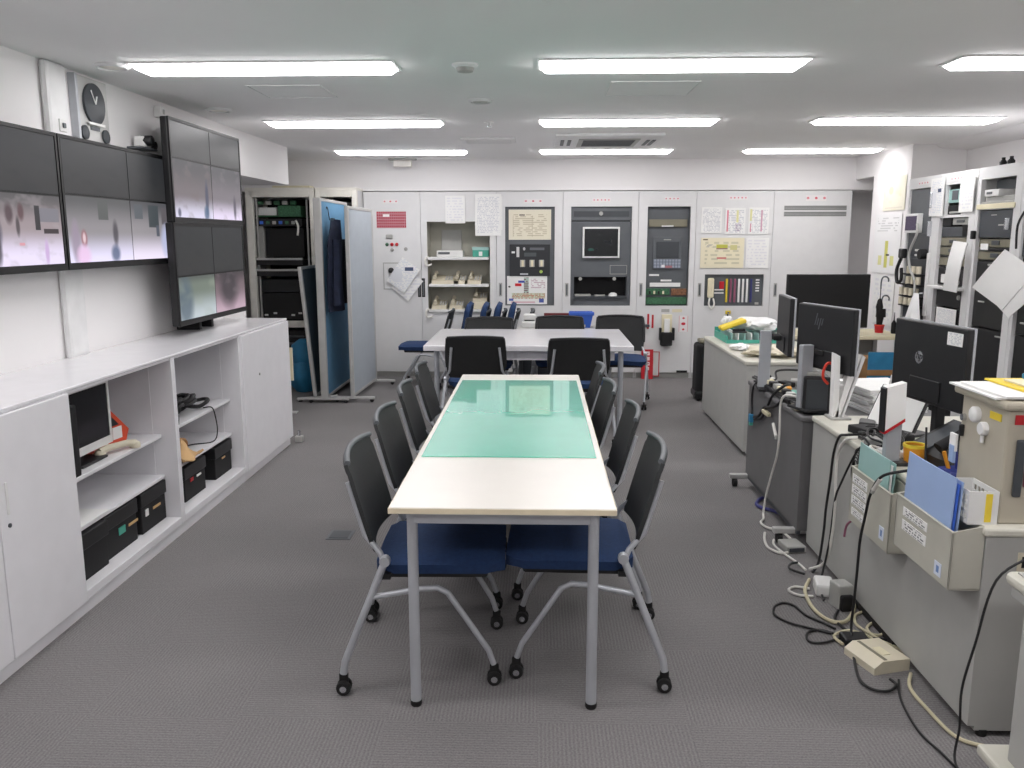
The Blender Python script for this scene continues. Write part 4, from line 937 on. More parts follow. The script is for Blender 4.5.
dev(t, 'white_label', 0.10, 0.20, 1.485, 1.53, 'paper', 0.004, 0.012)
dev(t, 'black_unit', 0.05, 0.47, 0.95, 1.405, 'black_plastic'); dev(t, 'black_unit', 0.05, 0.47, 0.12, 0.94, 'matt_black')
for (x, z) in ((0.2, 1.38), (0.12, 1.12), (0.38, 0.90)): dev(t, 'silver_label', x, x+0.08, z, z+0.012, 'grey_device', 0.012, 0.02)
# fourth rack, cut by the picture edge
t = side_rack(5.57, 'nearest right-wall rack, cut off by the right edge of the picture', [(0.05, 0.49, 1.80, 1.97), (0.04, 0.48, 0.1, 1.76)])
dev(t, 'black_unit', 0.06, 0.48, 1.80, 1.96, 'matt_black'); dev(t, 'dark_drawer', 0.05, 0.47, 1.45, 1.755, 'darker_panel', 0.01); dev(t, 'black_unit', 0.05, 0.47, 0.95, 1.44, 'black_plastic'); dev(t, 'black_unit', 0.05, 0.47, 0.12, 0.94, 'matt_black')
for (x, z) in ((0.1, 1.02), (0.1, 1.22)): dev(t, 'silver_label', x, x+0.08, z, z+0.012, 'grey_device', 0.012, 0.02)
T([(0.1,-0.02,1.75),(0.06,-0.04,1.65),(0.05,-0.03,1.5)], 0.007, 6, smooth=4).build('black_cable', 'cable_black', t)
for (y, lab) in ((5.98, 'small black knob standing on top of the third rack'), (5.88, 'small black clip standing on the third rack, nearer of two')):
    o = MB().lathe([(0.022, 0), (0.024, 0.03), (0.012, 0.045), (0.012, 0.06)], (3.18, y, 2.052), 12).build('top_knob', 'matt_black'); tag(o, lab, 'knob')
# papers hung on the racks
sheet('rack_notice', 'long white notice hung on the post between the first and second rack', 'notice', 3.09, 6.82, 1.735, 0.23, 0.29, 'page_f', RR, curl=0.006)
sheet('rack_notice', 'plain white notice hung at the right of the second rack opening', 'notice', 3.09, 6.35, 1.755, 0.21, 0.25, 'page_e', RR, curl=0.006)
sheet('rack_notice', 'printed table stuck low on the second rack', 'notice', 3.11, 6.60, 0.88, 0.31, 0.16, 'page_b', RR)
sheet('hanging_papers', 'curled white papers hung on the post between second and third rack', 'papers', 2.99, 6.27, 1.19, 0.11, 0.36, 'paper', RR+0.75, curl=0.05, t=0.008, tilt=-0.12)
sheet('hanging_papers', 'thick white papers hung askew on the nearest rack post', 'papers', 2.86, 5.60, 1.25, 0.24, 0.30, 'paper', RR+0.8, curl=0.03, t=0.012, tilt=-0.6)
sheet('hanging_papers', 'second white paper sheaf showing under the thick askew papers', 'papers', 2.93, 5.54, 1.20, 0.20, 0.26, 'paper', RR+0.7, curl=0.02, t=0.008, tilt=-0.75)
t = thing('white_pouch', 'white plastic pouch hanging at the foot of the relay rack', 'bag', (3.05, 6.84, 0.83), RR)
MB().shell(lambda u, v: ((u-0.5)*(0.30-0.26*v)+0.04*v, -0.02-0.05*math.sin(PI*u)*(1-v)+0.012*math.sin(14*u), 0.30*v), 12, 10, 0.006).build('bag', 'clear_plastic_bag', t); MB().lathe([(0.008,0),(0.008,-0.03)], (0.04,0.03,0.30), 8, 'y').build('hook','chrome',t)

# ------------------------------------------------------------------ right rear corner
M['poster_pale'] = print_mat('poster_pale', (234, 230, 212), [('n', 3, .5, (228, 222, 194), 0.6), ('e', .35, .6, .1, .12, (232, 220, 184)), ('r', .1, .06, .9, .1, (220, 214, 198))], 0.8)
M['poster_leaf'] = print_mat('poster_leaf', (238, 238, 238), [('r', .44, .1, .56, .55, (206, 204, 110)), ('r', .2, .14, .34, .3, (222, 220, 160)), ('r', .66, .14, .8, .3, (222, 220, 150)), ('r', .5, .3, .62, .33, (60, 60, 60)), ('t', .1, .7, .9, .95, (206, 206, 206), 6, 8)], 0.8)
sheet('wall_poster', 'pale yellow poster high on the wall in the right rear corner', 'poster', 3.424, 8.57, 1.83, 0.5, 0.32, 'poster_pale', RR)
sheet('wall_poster', 'white poster with small yellow bars below the pale yellow poster', 'poster', 3.424, 8.72, 1.22, 0.62, 0.58, 'poster_leaf', RR)
sheet('wall_poster', 'plain white sheet low on the wall behind the umbrellas', 'poster', 3.424, 8.66, 0.72, 0.5, 0.48, 'page_e', RR)
t = thing('side_table', 'cream-topped side table under the large black television', 'table', (2.15, 7.35, 0))
RB(0, 1.08, 0, 0.6, 0.685, 0.72, b=0.006).build('top', 'paper_cream', t)
for x in (0.03, 1.0):
    for y in (0.03, 0.53): RB(x, x+0.04, y, y+0.04, 0, 0.685, b=0.004).build('leg', 'aluminium', t)
RB(0.07, 1.0, 0.55, 0.565, 0.3, 0.68, b=0.003).build('back_panel', 'desk_grey', t)
t = thing('television', 'large black switched-off television on the side table', 'television', (2.62, 7.65, 0.72))
RB(-0.37, 0.375, 0, 0.04, 0.04, 0.525, b=0.006).build('shell', 'black_plastic', t); B(-0.36, 0.365, -0.003, 0, 0.055, 0.515).build('screen', 'deep_black', t)
RB(-0.12, 0.12, -0.09, 0.12, 0, 0.012, b=0.005).build('stand_base', 'black_plastic', t); RB(-0.03, 0.03, 0.0, 0.03, 0.01, 0.08, b=0.004).build('stand_neck', 'black_plastic', t)
t = thing('umbrella_pot', 'small red pot on the side table holding two umbrellas', 'pot', (3.09, 7.62, 0.72))
MB().lathe([(0.035,0),(0.042,0.07),(0.036,0.07),(0.03,0.012)], n=16).build('pot','red',t); MB().lathe([(0.044,0.062),(0.044,0.074),(0.037,0.074),(0.037,0.062)], n=16).build('rim','cable_red',t)
def umbrella(x, y, h, lab, dx):
    t = thing('umbrella', lab, 'umbrella', (x, y, 0.735))
    T([(0,0,h-0.02),(0,0,h+0.05),(0.012,0,h+0.085),(0.04,0,h+0.09),(0.062,0,h+0.07),(0.062,0,h+0.045)], 0.007, 8, smooth=4).build('handle', 'dark_grey_panel', t)
    MB().cyl((0,0,0.0),(0,0,h), 0.004).build('shaft','matt_black',t)
    MB().lathe([(0.006,0.01),(0.016,0.05),(0.028+dx,0.2),(0.032+dx,h*0.55),(0.02,h*0.7),(0.006,h*0.74)], n=10).build('canopy', 'matt_black', t)
umbrella(3.075, 7.61, 0.40, 'black umbrella with the taller hooked handle in the red pot', 0.0)
umbrella(3.10, 7.63, 0.23, 'shorter black umbrella bulging beside the tall one in the red pot', 0.012)
t = thing('cardboard_box', 'brown cardboard box with blue bag on the floor before the side table', 'box', (2.93, 7.16, 0))
RB(-0.14, 0.15, -0.12, 0.14, 0, 0.56, b=0.006).build('carton','brown_card',t); RB(-0.15, 0.06, -0.13, -0.12, 0.2, 0.62, b=0.003).build('blue_bag','cyan_blue',t)
for z in (0.30, 0.42): RB(-0.155,0.155,-0.136,-0.13,z,z+0.05,b=0.002).build('tape','brown_card',t)
t = thing('black_spray', 'thin black bottle with pointed nozzle on the side table edge', 'bottle', (3.19, 7.55, 0.72))
MB().lathe([(0.02,0),(0.022,0.01),(0.022,0.09),(0.008,0.12)], n=12).build('body','matt_black',t); MB().lathe([(0.006,0.12),(0.003,0.19)], n=8).build('nozzle','black_plastic',t)

# ------------------------------------------------------------------ desks on the right
def caster(mb, x, y, r=0.03): return mb.lathe([(r, -0.012), (r, 0.012)], (x, y, r), 12, 'x')
def desk(x0, x1, y0, y1, h, label, front, topm, name='office_desk', feet=False):
    t = thing(name, label, 'desk', (x0, y0, 0))
    w, d = x1-x0, y1-y0
    RB(-0.012, w, -0.012, d+0.0, h-0.028, h, b=0.008).build('top', topm, t)
    z0 = 0.075 if feet else 0.035
    B(0, 0.022, 0.0, d, z0, h-0.028).build('front_panel', front, t, smooth=False)
    if feet:
        for y in (0.06, d-0.02):
            f = RB(-0.11, w-0.05, y-0.04, y, 0.055, 0.085, b=0.006).build('foot', 'aluminium', t)
            caster(MB(), -0.075, y-0.02).build('caster', 'rubber', f); caster(MB(), w-0.1, y-0.02).build('caster', 'rubber', f)
        B(0.0, 0.02, 0.0, d, 0.06, 0.08).build('lower_rail', 'darker_panel', t)
    for y in (0.0, d-0.022): B(0.022, w-0.03, y, y+0.022, 0.02 if not feet else 0.08, h-0.028).build('end_panel', front, t, smooth=False)
    if not feet:
        for y in (0.03, d-0.05):
            for x in (0.05, w-0.08): MB().lathe([(0.016,0),(0.016,0.022)], (x, y-0.02, 0), 10).build('foot','rubber',t)
        p = RB(0.25, w-0.04, 0.03, 0.42, 0.06, h-0.04, b=0.004).build('drawer_pedestal', front, t)
        for k in range(3): RB(w-0.042, w-0.03, 0.04, 0.41, 0.08+k*0.19, 0.25+k*0.19, b=0.004).build('drawer', front, p)
    return t
DESK = 0.70
t = desk(1.375, 2.12, 2.47, 4.10, DESK, 'long grey desk nearest on the right, with file pockets hung on its front', 'desk_grey', 'desk_top')
B(0.10, 0.16, -0.003, 0.001, 0.56, 0.62).build('cable_port_rim', 'beige_plastic', t); B(0.112, 0.148, -0.005, -0.002, 0.572, 0.608).build('cable_port', 'deep_black', t)
desk(1.335, 2.05, 4.14, 5.22, 0.685, 'dark grey wheeled desk between the two pale desks', 'desk_dark', 'desk_dark', feet=True)
t = desk(1.49, 2.20, 5.93, 7.47, DESK, 'pale grey desk farthest away, carrying green trays and plastic bags', 'desk_grey', 'desk_top')

# monitors: drawn with the screen toward +y side hidden; back shell faces -y, later turned
def monitor(p_far, p_near, ztop, h, col_x, label, zdesk, logo=None, group='black monitors on the right desks', cw=0.065, neck=0.1, ch=0.12, colm='silver', bd=0.10):
    ax, ay = p_far; bx, by = p_near
    L = math.hypot(bx-ax, by-ay); ang = math.atan2(by-ay, bx-ax)
    t = thing('computer_monitor', label, 'monitor', ((ax+bx)/2, (ay+by)/2, zdesk), ang, group)
    zt = ztop-zdesk; zb = zt-h
    RB(-L/2, L/2, 0.0, 0.028, zb, zt, b=0.006).build('back_shell', 'black_plastic', t)
    MB().holes(-L/2-0.002, L/2+0.002, zb-0.002, zt+0.002, 0.024, 0.034, [(-L/2+0.008, L/2-0.008, zb+0.02, zt-0.008)]).build('bezel', 'silver', t, smooth=False)
    B(-L/2+0.008, L/2-0.008, 0.028, 0.031, zb+0.02, zt-0.008).build('screen', 'deep_black', t)
    RB(-0.10, 0.10, -0.006, 0.0, zb+0.015, zb+0.10, b=0.004).build('rear_hump', 'black_plastic', t)
    RB(col_x-0.018, col_x+0.018, -neck-cw, -neck, 0.012, zb+ch, b=0.004).build('stand_column', colm, t)
    RB(min(col_x,0)-0.02, max(col_x,0)+0.02, min(-neck, -0.004), max(-neck, -0.004), zb+ch-0.05, zb+ch-0.02, b=0.006).build('stand_arm', 'matt_black', t)
    RB(col_x-0.09, col_x+0.09, -neck-cw-0.005, -neck+bd, 0.0, 0.014, b=0.006).build('stand_base', 'matt_black', t)
    if logo == 'disc':
        d = MB().lathe([(0.026, 0.0), (0.026, -0.003)], (-0.05, 0, zb+0.18), 28, 'y').build('logo_disc', 'chrome', t)
        text_mesh('hp', 0.044, 'logo_letters', 'black_plastic', d, (-0.05, -0.0035, zb+0.186), (PI/2, 0, 0), shear=0.25)
    elif logo == 'bars':
        for k, (dx, z0, z1) in enumerate(((-0.03, 0.0, 0.06), (-0.012, 0.0, 0.035), (0.008, -0.02, 0.038), (0.026, 0.002, 0.036))):
            dx -= 0.05; zc = zb+0.22; MB().prism([(dx+z0*0.3, zc+z0), (dx+z0*0.3+0.006, zc+z0), (dx+z1*0.3+0.006, zc+z1), (dx+z1*0.3, zc+z1)], -0.0015, 0.0).build('logo_bar', 'dark_grey_panel', t)
    return t
monitor((1.435, 5.04), (1.388, 4.64), 1.24, 0.325, -0.06, 'black monitor seen edge-on on the dark desk, its grey column at the left', 0.685, neck=0.05, bd=0.02)
monitor((1.36, 4.40), (1.487, 3.96), 1.237, 0.32, -0.07, 'black monitor with faint slanted logo bars, behind the black speaker', DESK, 'bars', neck=0.012)
t = monitor((1.528, 3.60), (1.60, 3.13), 1.236, 0.325, 0.0, 'black monitor with a round silver logo and a white label on its back', DESK, 'disc', neck=-0.09, cw=0.04, ch=0.06, colm='matt_black', bd=0.06)
B(0.12, 0.21, -0.002, 0.0, 0.465, 0.515).build('white_label', 'tag_print', t, uv='xz', smooth=False)

# ------------------------------------------------------------------ things on and around the right desks
# far desk: trays, bags, yellow folder
t = thing('letter_tray', 'green desk tray with white dividers on the farthest desk', 'tray', (1.57, 6.95, DESK))
RB(0, 0.55, 0, 0.5, 0, 0.008, b=0.002).build('base', 'teal', t)
for y, h in ((0, 0.03), (0.49, 0.09)): B(0, 0.55, y, y+0.01, 0.008, h).build('wall', 'teal', t)
for x in (0, 0.54): B(x, x+0.01, 0.01, 0.49, 0.008, 0.06).build('wall', 'teal', t)
for k in range(9): RB(0.04+k*0.055, 0.048+k*0.055, 0.012, 0.45, 0.008, 0.085, b=0.002).build('divider', 'paper' if k % 2 else 'pale_teal', t)
def lump(name, label, cat, x, y, z, rx, ry, rz_, m, seed, flat=0.0, amp=0.34):
    rr = random.Random(seed); ph = [rr.uniform(0, 6) for _ in range(6)]
    def fn(u, v):
        a = 2*PI*u; b = PI*v
        k = 1+amp*(0.5*math.sin(3*a+ph[0])*math.sin(b)+0.35*math.sin(5*a+ph[1]+3*b)*math.sin(b)+0.3*math.sin(4*b+ph[2]+2*a)*math.sin(b)+0.3*math.sin(9*a+ph[3]+5*b)*math.sin(b)**2+0.25*math.sin(13*a-7*b+ph[4])*math.sin(b)**2)
        return (rx*k*math.sin(b)*math.cos(a), ry*k*math.sin(b)*math.sin(a), max(rz_+rz_*k*math.cos(b), flat))
    mb = MB(); n, mm = 48, 22; vs = []; fs = []
    for i in range(n):
        for j in range(mm+1): vs.append(fn(i/n, j/mm))
    for i in range(n):
        for j in range(mm): fs.append((i*(mm+1)+j, ((i+1) % n)*(mm+1)+j, ((i+1) % n)*(mm+1)+j+1, i*(mm+1)+j+1))
    mb.add(vs, fs); o = mb.build(name, m, angle=60); o.location = (x, y, z); tag(o, label, cat); return o
lump('plastic_bag', 'crumpled white plastic bag lying on the green tray', 'bag', 1.88, 7.18, DESK+0.088, 0.19, 0.16, 0.055, 'clear_plastic_bag', 2)
lump('plastic_bag', 'small white plastic bag tip behind the yellow folder', 'bag', 1.66, 7.38, DESK+0.090, 0.05, 0.05, 0.05, 'clear_plastic_bag', 9)
o = RB(-0.11, 0.11, -0.07, 0.07, 0, 0.035, b=0.012).move(ry=-0.35).build('yellow_folder', 'yellow'); o.location = (1.655, 7.12, DESK+0.128); tag(o, 'bright yellow packet tilted on the edge of the green tray', 'packet')
lump('cloth_heap', 'heap of off-white cloth at the near end of the farthest desk', 'cloth', 1.76, 6.22, DESK+0.0, 0.20, 0.16, 0.04, 'beige_plastic', 5)
lump('cloth_heap', 'small pinkish cloth heap left of the off-white cloth', 'cloth', 1.59, 6.55, DESK+0.0, 0.07, 0.1, 0.025, 'paper', 6)
t = thing('black_stapler', 'small black stapler on the edge of the green tray', 'stapler', (1.68, 6.98, DESK+0.087), 0.1)
RB(-0.06, 0.06, -0.015, 0.015, 0, 0.012, b=0.004).build('base', 'black_plastic', t); RB(-0.06, 0.05, -0.012, 0.012, 0.014, 0.034, b=0.006).build('arm', 'matt_black', t)
t = thing('paper_box', 'upright white paper box at the back of the farthest desk', 'box', (2.08, 6.3, DESK)); RB(-0.09, 0.09, -0.12, 0.12, 0, 0.22, b=0.004).build('carton', 'paper', t); B(-0.05, 0.05, -0.123, -0.12, 0.05, 0.15).build('label', 'page_a', t, uv='xz', smooth=False)
t = thing('black_case', 'tall black wheeled case standing on the floor beside the farthest desk', 'case', (1.66, 8.12, 0))
RB(-0.13, 0.13, -0.11, 0.11, 0.05, 0.56, b=0.03).build('body', 'matt_black', t); RB(-0.14, 0.14, -0.12, 0.12, 0.03, 0.10, b=0.02).build('base', 'black_plastic', t); RB(-0.10, 0.10, -0.08, 0.08, 0.56, 0.60, b=0.015).build('lid', 'olive_device', t)
for x in (-0.1, 0.1):
    for y in (-0.09, 0.09): MB().lathe([(0.03,-0.012),(0.03,0.012)], (x, y, 0.03), 10, 'x').build('wheel', 'rubber', t)

# dark desk clutter
HD = 0.685
t = thing('power_strip', 'black power strip with grey plugs along the dark desk edge', 'power strip', (1.372, 4.74, HD), 0.0)
RB(-0.03, 0.03, -0.32, 0.32, 0, 0.03, b=0.006).build('body', 'black_plastic', t)
for k in range(7): RB(-0.022, 0.024, -0.28+k*0.085, -0.23+k*0.085, 0.03, 0.06, b=0.006).build('plug', ('grey_device', 'black_plastic', 'paper_cream')[k % 3], t)
t = thing('note_pad', 'green sticky note pad on the dark desk beside the monitor', 'note pad', (1.465, 4.72, HD), -0.1); RB(-0.05, 0.05, -0.09, 0.09, 0, 0.012, b=0.002).build('pad', 'teal', t); B(-0.05, 0.05, -0.09, 0.09, 0.012, 0.014).build('top_note', 'teal', t)
t = thing('note_pad', 'yellow sticky note pad beyond the green one', 'note pad', (1.46, 4.93, HD), -0.2); RB(-0.045, 0.045, -0.06, 0.06, 0, 0.012, b=0.002).build('pad', 'orange', t); B(-0.045, 0.045, -0.06, 0.06, 0.012, 0.014).build('top_note', 'orange', t)
t = thing('white_router', 'flat white router with pale green top beside the sticky notes', 'router', (1.63, 4.84, HD), -0.15); RB(-0.09, 0.09, -0.13, 0.13, 0, 0.035, b=0.008).build('body', 'white_plastic', t); RB(-0.06, 0.06, -0.08, 0.08, 0.035, 0.04, b=0.003).build('top_plate', 'pale_teal', t)
t = thing('small_adapter', 'white wall adapter at the far end of the dark desk', 'adapter', (1.42, 5.14, HD), 0.2); RB(-0.05, 0.05, -0.03, 0.03, 0, 0.03, b=0.006).build('body', 'white_plastic', t); RB(-0.07,-0.05,-0.01,0.01,0.008,0.02,b=0.003).build('pin','grey_device',t)
def cable(pts, r, m, label, smooth=6, name='cable', group=None): return tag(T(pts, r, 7, smooth=smooth).build(name, m), label, 'cable', group)
cable([(1.40,5.02,0.72),(1.47,5.12,0.71),(1.50,5.2,0.75),(1.6,5.0,0.78),(1.68,4.9,0.74),(1.62,4.85,0.70)], 0.007, 'cable_black', 'dark cable looping beside the edge-on monitor')
cable([(1.43,4.70,0.75),(1.37,4.6,0.76),(1.325,4.65,0.70),(1.318,4.75,0.60),(1.318,4.85,0.52),(1.318,5.0,0.48)], 0.008, 'cable_black', 'black lead drooping across the dark desk front')
cable([(1.42,5.05,0.74),(1.33,5.06,0.69),(1.318,5.08,0.60),(1.318,5.06,0.50)], 0.007, 'cable_black', 'black lead hanging at the far end of the dark desk front')
t = thing('ethernet_plug', 'small green-tipped plug hanging on the dark desk front', 'plug', (1.313, 5.06, 0.45)); RB(-0.012, 0.012, -0.02, 0.02, 0, 0.05, b=0.004).build('body', 'cyan_blue', t); RB(-0.01, 0.01, -0.016, 0.016, -0.02, 0.0, b=0.003).build('tip', 'teal', t)
t = thing('cream_plug', 'cream plug on the black lead across the dark desk front', 'plug', (1.31, 4.72, 0.58), 0.0); RB(-0.012, 0.012, -0.06, 0.06, -0.012, 0.012, b=0.005).build('body', 'cable_beige', t); RB(-0.008, 0.008, 0.06, 0.085, -0.008, 0.008, b=0.003).build('pin', 'chrome', t)
cable([(1.38,4.36,0.74),(1.325,4.42,0.74),(1.312,4.46,0.68),(1.312,4.45,0.54),(1.312,4.47,0.40),(1.31,4.55,0.26),(1.30,4.60,0.12),(1.29,4.60,0.02),(1.27,4.52,0.012),(1.24,4.46,0.012),(1.25,4.38,0.012),(1.31,4.32,0.012),(1.33,4.2,0.012)], 0.0065, 'cable_white', 'thick white cable hanging down the dark desk front to the floor', 7)
t = thing('white_plug', 'white plug hanging free beside the thick white cable', 'plug', (1.31, 4.52, 0.50)); MB().cyl((0,0.05,0.05),(0,-0.02,-0.01),0.009).build('body','cable_white',t); MB().lathe([(0.01,-0.0),(0.01,0.02)],(0,-0.025,-0.02),8).build('tip','grey_device',t)
t = thing('cable_knot', 'pinkish-white bundle of plugs at the corner of the dark desk', 'plugs', (1.36, 4.30, HD+0.002))
for k in range(5): MB().cyl((-0.01+0.012*k, -0.03+0.014*(k%3), 0.02), (0.01+0.008*k, 0.02-0.01*k, 0.055+0.008*(k%2)), 0.012).build('plug', ('paper', 'cable_pink', 'beige_plastic')[k%3], t)
RB(-0.03,0.06,-0.05,0.05,0,0.022,b=0.006).build('base','beige_plastic',t)
# black speaker box
t = thing('desk_speaker', 'black desk speaker box in front of the slanted-logo monitor', 'speaker', (1.42, 4.25, HD), -0.15)
RB(-0.065, 0.065, -0.07, 0.07, 0, 0.195, b=0.008).build('cabinet', 'black_plastic', t); RB(-0.052, 0.052, -0.074, -0.069, 0.02, 0.18, b=0.004).build('grille', 'darker_panel', t); RB(-0.05, 0.02, -0.05, 0.03, 0.195, 0.215, b=0.004).build('top_block', 'grey_device', t)
# slanted folders in a stand with a red cord
t = thing('folder_stand', 'two slanted white folders standing in a holder at the desk edge', 'folders', (1.447, 4.03, DESK), 0)
MB().prism([(-0.015, 0.012), (0.015, 0.012), (0.005, 0.31), (-0.022, 0.325)], -0.022, 0.022).build('folder', 'paper', t)
MB().prism([(0.0, 0.012), (0.024, 0.012), (0.105, 0.315), (0.072, 0.32)], -0.022, 0.022).build('folder', 'paper', t)
MB().prism([(0.03, 0.012), (0.04, 0.012), (0.125, 0.305), (0.112, 0.315)], -0.022, 0.022).build('folder', 'panel_grey_white', t)
RB(-0.03, 0.07, -0.05, 0.05, 0, 0.012, b=0.004).build('holder', 'grey_device', t)
B(0.0, 0.06, -0.01, 0.0, 0.16, 0.17).build('cross_strap', 'white_plastic', t)
cable([(1.43,4.09,0.86),(1.405,4.09,0.89),(1.405,4.09,0.93),(1.425,4.09,0.965),(1.47,4.09,0.95),(1.53,4.085,0.97)], 0.007, 'cable_red', 'red coiled cord wound behind the slanted folders')
# paper stacks and stands in the middle of the near desk
t = thing('paper_stack', 'tall untidy stack of white papers between two monitors', 'papers', (1.82, 4.42, HD), 0.15)
for k in range(8): B(-0.16+0.008*(k%3), 0.15+0.01*(k%2), -0.2+0.01*(k%4), 0.2, k*0.015, k*0.015+0.012).build('paper_layer', 'paper' if k % 3 else 'panel_grey_white', t)
t = thing('document_easel', 'black document easel with a tilted white sheet on the near desk', 'easel', (1.60, 3.74, DESK), RR+0.5)
MB().shell(lambda u, v: ((u-0.5)*0.26, 0.10*v, 0.02+0.17*v), 1, 1, 0.008).build('plate', 'black_plastic', t); MB().shell(lambda u, v: ((u-0.5)*0.24, -0.01+0.10*v, 0.025+0.17*v), 1, 1, 0.004).build('sheet', 'paper', t); RB(-0.13,0.13,-0.03,0.11,0,0.012,b=0.004).build('foot','black_plastic',t)
t = thing('tablet_stand', 'small black tablet leaning upright among the papers', 'tablet', (1.72, 3.98, DESK), RR+0.3)
MB().shell(lambda u, v: ((u-0.5)*0.1, 0.04*v, 0.01+0.18*v), 1, 1, 0.01).build('tablet', 'matt_black', t); MB().shell(lambda u, v: ((u-0.5)*0.02-0.07, 0.04*v, 0.01+0.2*v), 1, 1, 0.012).build('side_frame', 'white_plastic', t); RB(-0.08,0.06,-0.02,0.06,0,0.01,b=0.003).build('base','black_plastic',t)
t = thing('file_board', 'white file board with dark red edge standing in front of the round-logo monitor', 'file', (1.435, 3.16, DESK+0.19), -0.15)
t.location = (1.375, 3.2, DESK); t.rotation_euler[2] = 0.05
MB().prism([(-0.035, 0.135), (0.04, 0.185), (0.036, 0.325), (-0.038, 0.305)], -0.02, 0.02).build('board', 'paper', t); MB().prism([(-0.036, 0.122), (0.04, 0.172), (0.04, 0.184), (-0.036, 0.134)], -0.022, 0.022).build('red_edge', 'red', t); MB().prism([(-0.042, 0.13), (-0.036, 0.135), (-0.039, 0.305), (-0.045, 0.30)], -0.022, 0.022).build('dark_edge', 'black_plastic', t)
RB(-0.025, 0.035, -0.015, 0.015, 0.0, 0.215, b=0.004).build('post', 'silver', t); RB(-0.035, 0.06, -0.05, 0.05, 0, 0.014, b=0.005).build('foot', 'black_plastic', t)
t = thing('orange_cup', 'orange cup with yellow rim beside the white file board', 'cup', (1.60, 3.30, DESK+0.012), 0)
t.location = (1.47, 3.2, DESK)
MB().lathe([(0.035,0),(0.042,0.075),(0.036,0.075),(0.03,0.01)], n=16).build('body', 'orange', t); MB().lathe([(0.043,0.068),(0.043,0.08),(0.036,0.08),(0.036,0.068)], n=16).build('rim', 'yellow', t)
# charger and cable jumble on the near desk edge
rnd = random.Random(11)
mb = MB()
for k in range(7):
    cx, cy = 1.47+rnd.uniform(-0.05, 0.09), 3.58+rnd.uniform(-0.14, 0.14); r = rnd.uniform(0.035, 0.07)
    mb.tube([(cx+r*math.cos(a*2*PI/8)*1.0, cy+1.5*r*math.sin(a*2*PI/8), DESK+0.008+rnd.uniform(0, 0.05)) for a in range(8)], 0.005, 6, smooth=3, closed=True)
tag(mb.build('cable_jumble', 'cable_black'), 'jumble of black cables behind the slanted folders on the near desk', 'cables', kind='stuff')
t = thing('white_charger', 'white charger with a looped lead on the desk edge', 'charger', (1.43, 3.30, DESK), 0.4)
RB(-0.035, 0.035, -0.05, 0.05, 0, 0.03, b=0.008).build('body', 'white_plastic', t); T([(0,0.05,0.02),(-0.03,0.08,0.03),(-0.06,0.05,0.03),(-0.05,-0.04,0.015),(0.0,-0.07,0.02)], 0.005, 6, smooth=5).build('lead', 'cable_white', t)
t = thing('black_adapter', 'square black adapter on the desk edge by the folders', 'adapter', (1.47, 3.70, DESK), 0.3); RB(-0.045, 0.045, -0.06, 0.06, 0, 0.035, b=0.006).build('body', 'matt_black', t); T([(0,-0.06,0.02),(-0.03,-0.1,0.02),(-0.06,-0.12,0.006)], 0.004, 6, smooth=4).build('lead', 'cable_black', t)
t = thing('loose_papers', 'loose white papers lying under the round-logo monitor', 'papers', (1.72, 2.98, DESK), 0.1)
for k in range(4): B(-0.16+0.02*k, 0.14+0.015*k, -0.16-0.02*k, 0.16-0.015*k, k*0.006, k*0.006+0.004).build('paper_layer', 'paper', t)
t = thing('black_console', 'black slanted telephone console under the round-logo monitor', 'console', (1.60, 3.17, DESK), RR+0.15)
MB().prism([(-0.10, 0.0), (0.10, 0.0), (0.10, 0.15), (-0.10, 0.05)], -0.15, 0.17, 'x').build('body', 'black_plastic', t)
MB().prism([(-0.09, 0.056), (0.09, 0.146), (0.088, 0.152), (-0.092, 0.062)], -0.12, -0.03, 'x').build('key_field', 'darker_panel', t)
T([(0.05,-0.09,0.085),(0.05,-0.05,0.115),(0.05,0.05,0.165),(0.05,0.09,0.175)], [0.026,0.019,0.019,0.026], 10).build('handset', 'matt_black', t)
RB(0.09, 0.16, -0.02, 0.08, 0.13, 0.19, b=0.008).build('display', 'black_plastic', t)
t = thing('computer_mouse', 'black mouse behind the pale blue folder', 'mouse', (1.45, 3.02, DESK), 0.6); MB().lathe([(0.022,0),(0.026,0.012),(0.02,0.026),(0.008,0.032)], n=14).build('shell', 'black_plastic', t); RB(-0.004,0.004,0.0,0.02,0.028,0.034,b=0.002).build('wheel','grey_device',t)
# pen cup area
t = thing('pen_tray', 'dark blue tray of pens and scissors beside the beige metal box', 'pen tray', (1.54, 2.95, DESK), 0.3)
RB(-0.07, 0.07, -0.06, 0.06, 0, 0.05, b=0.008).build('tray', 'dark_blue', t)
for k, (m, dx, dy) in enumerate((('red', 0.05, -0.02), ('dark_blue', -0.02, 0.01), ('black_plastic', 0.0, 0.03), ('orange', -0.045, 0.02), ('blue', 0.03, 0.03), ('black_plastic', -0.03, -0.03))):
    MB().cyl((dx, dy, 0.03), (dx*1.4, dy*1.4+0.01, 0.11+0.012*(k % 3)), 0.007, n=8).build('pen', m, t)
MB().lathe([(0.026, -0.006), (0.026, 0.006), (0.016, 0.006), (0.016, -0.006)], (0.055, -0.03, 0.09), 14, 'x').build('scissor_grip', 'red', t)
lump('blue_pouch', 'crumpled dark blue pouch beside the pen tray on the near desk', 'pouch', 1.50, 2.83, DESK, 0.055, 0.06, 0.035, 'dark_blue', 13)
t = thing('tape_roll', 'black roll of tape lying behind the pale blue folder', 'tape', (1.42, 2.93, DESK)); MB().lathe([(0.03,0),(0.03,0.03),(0.02,0.03),(0.02,0.0)], n=18).build('roll','black_plastic',t); MB().lathe([(0.02,0.002),(0.02,0.028),(0.017,0.028),(0.017,0.002)], n=18).build('core','paper_cream',t)
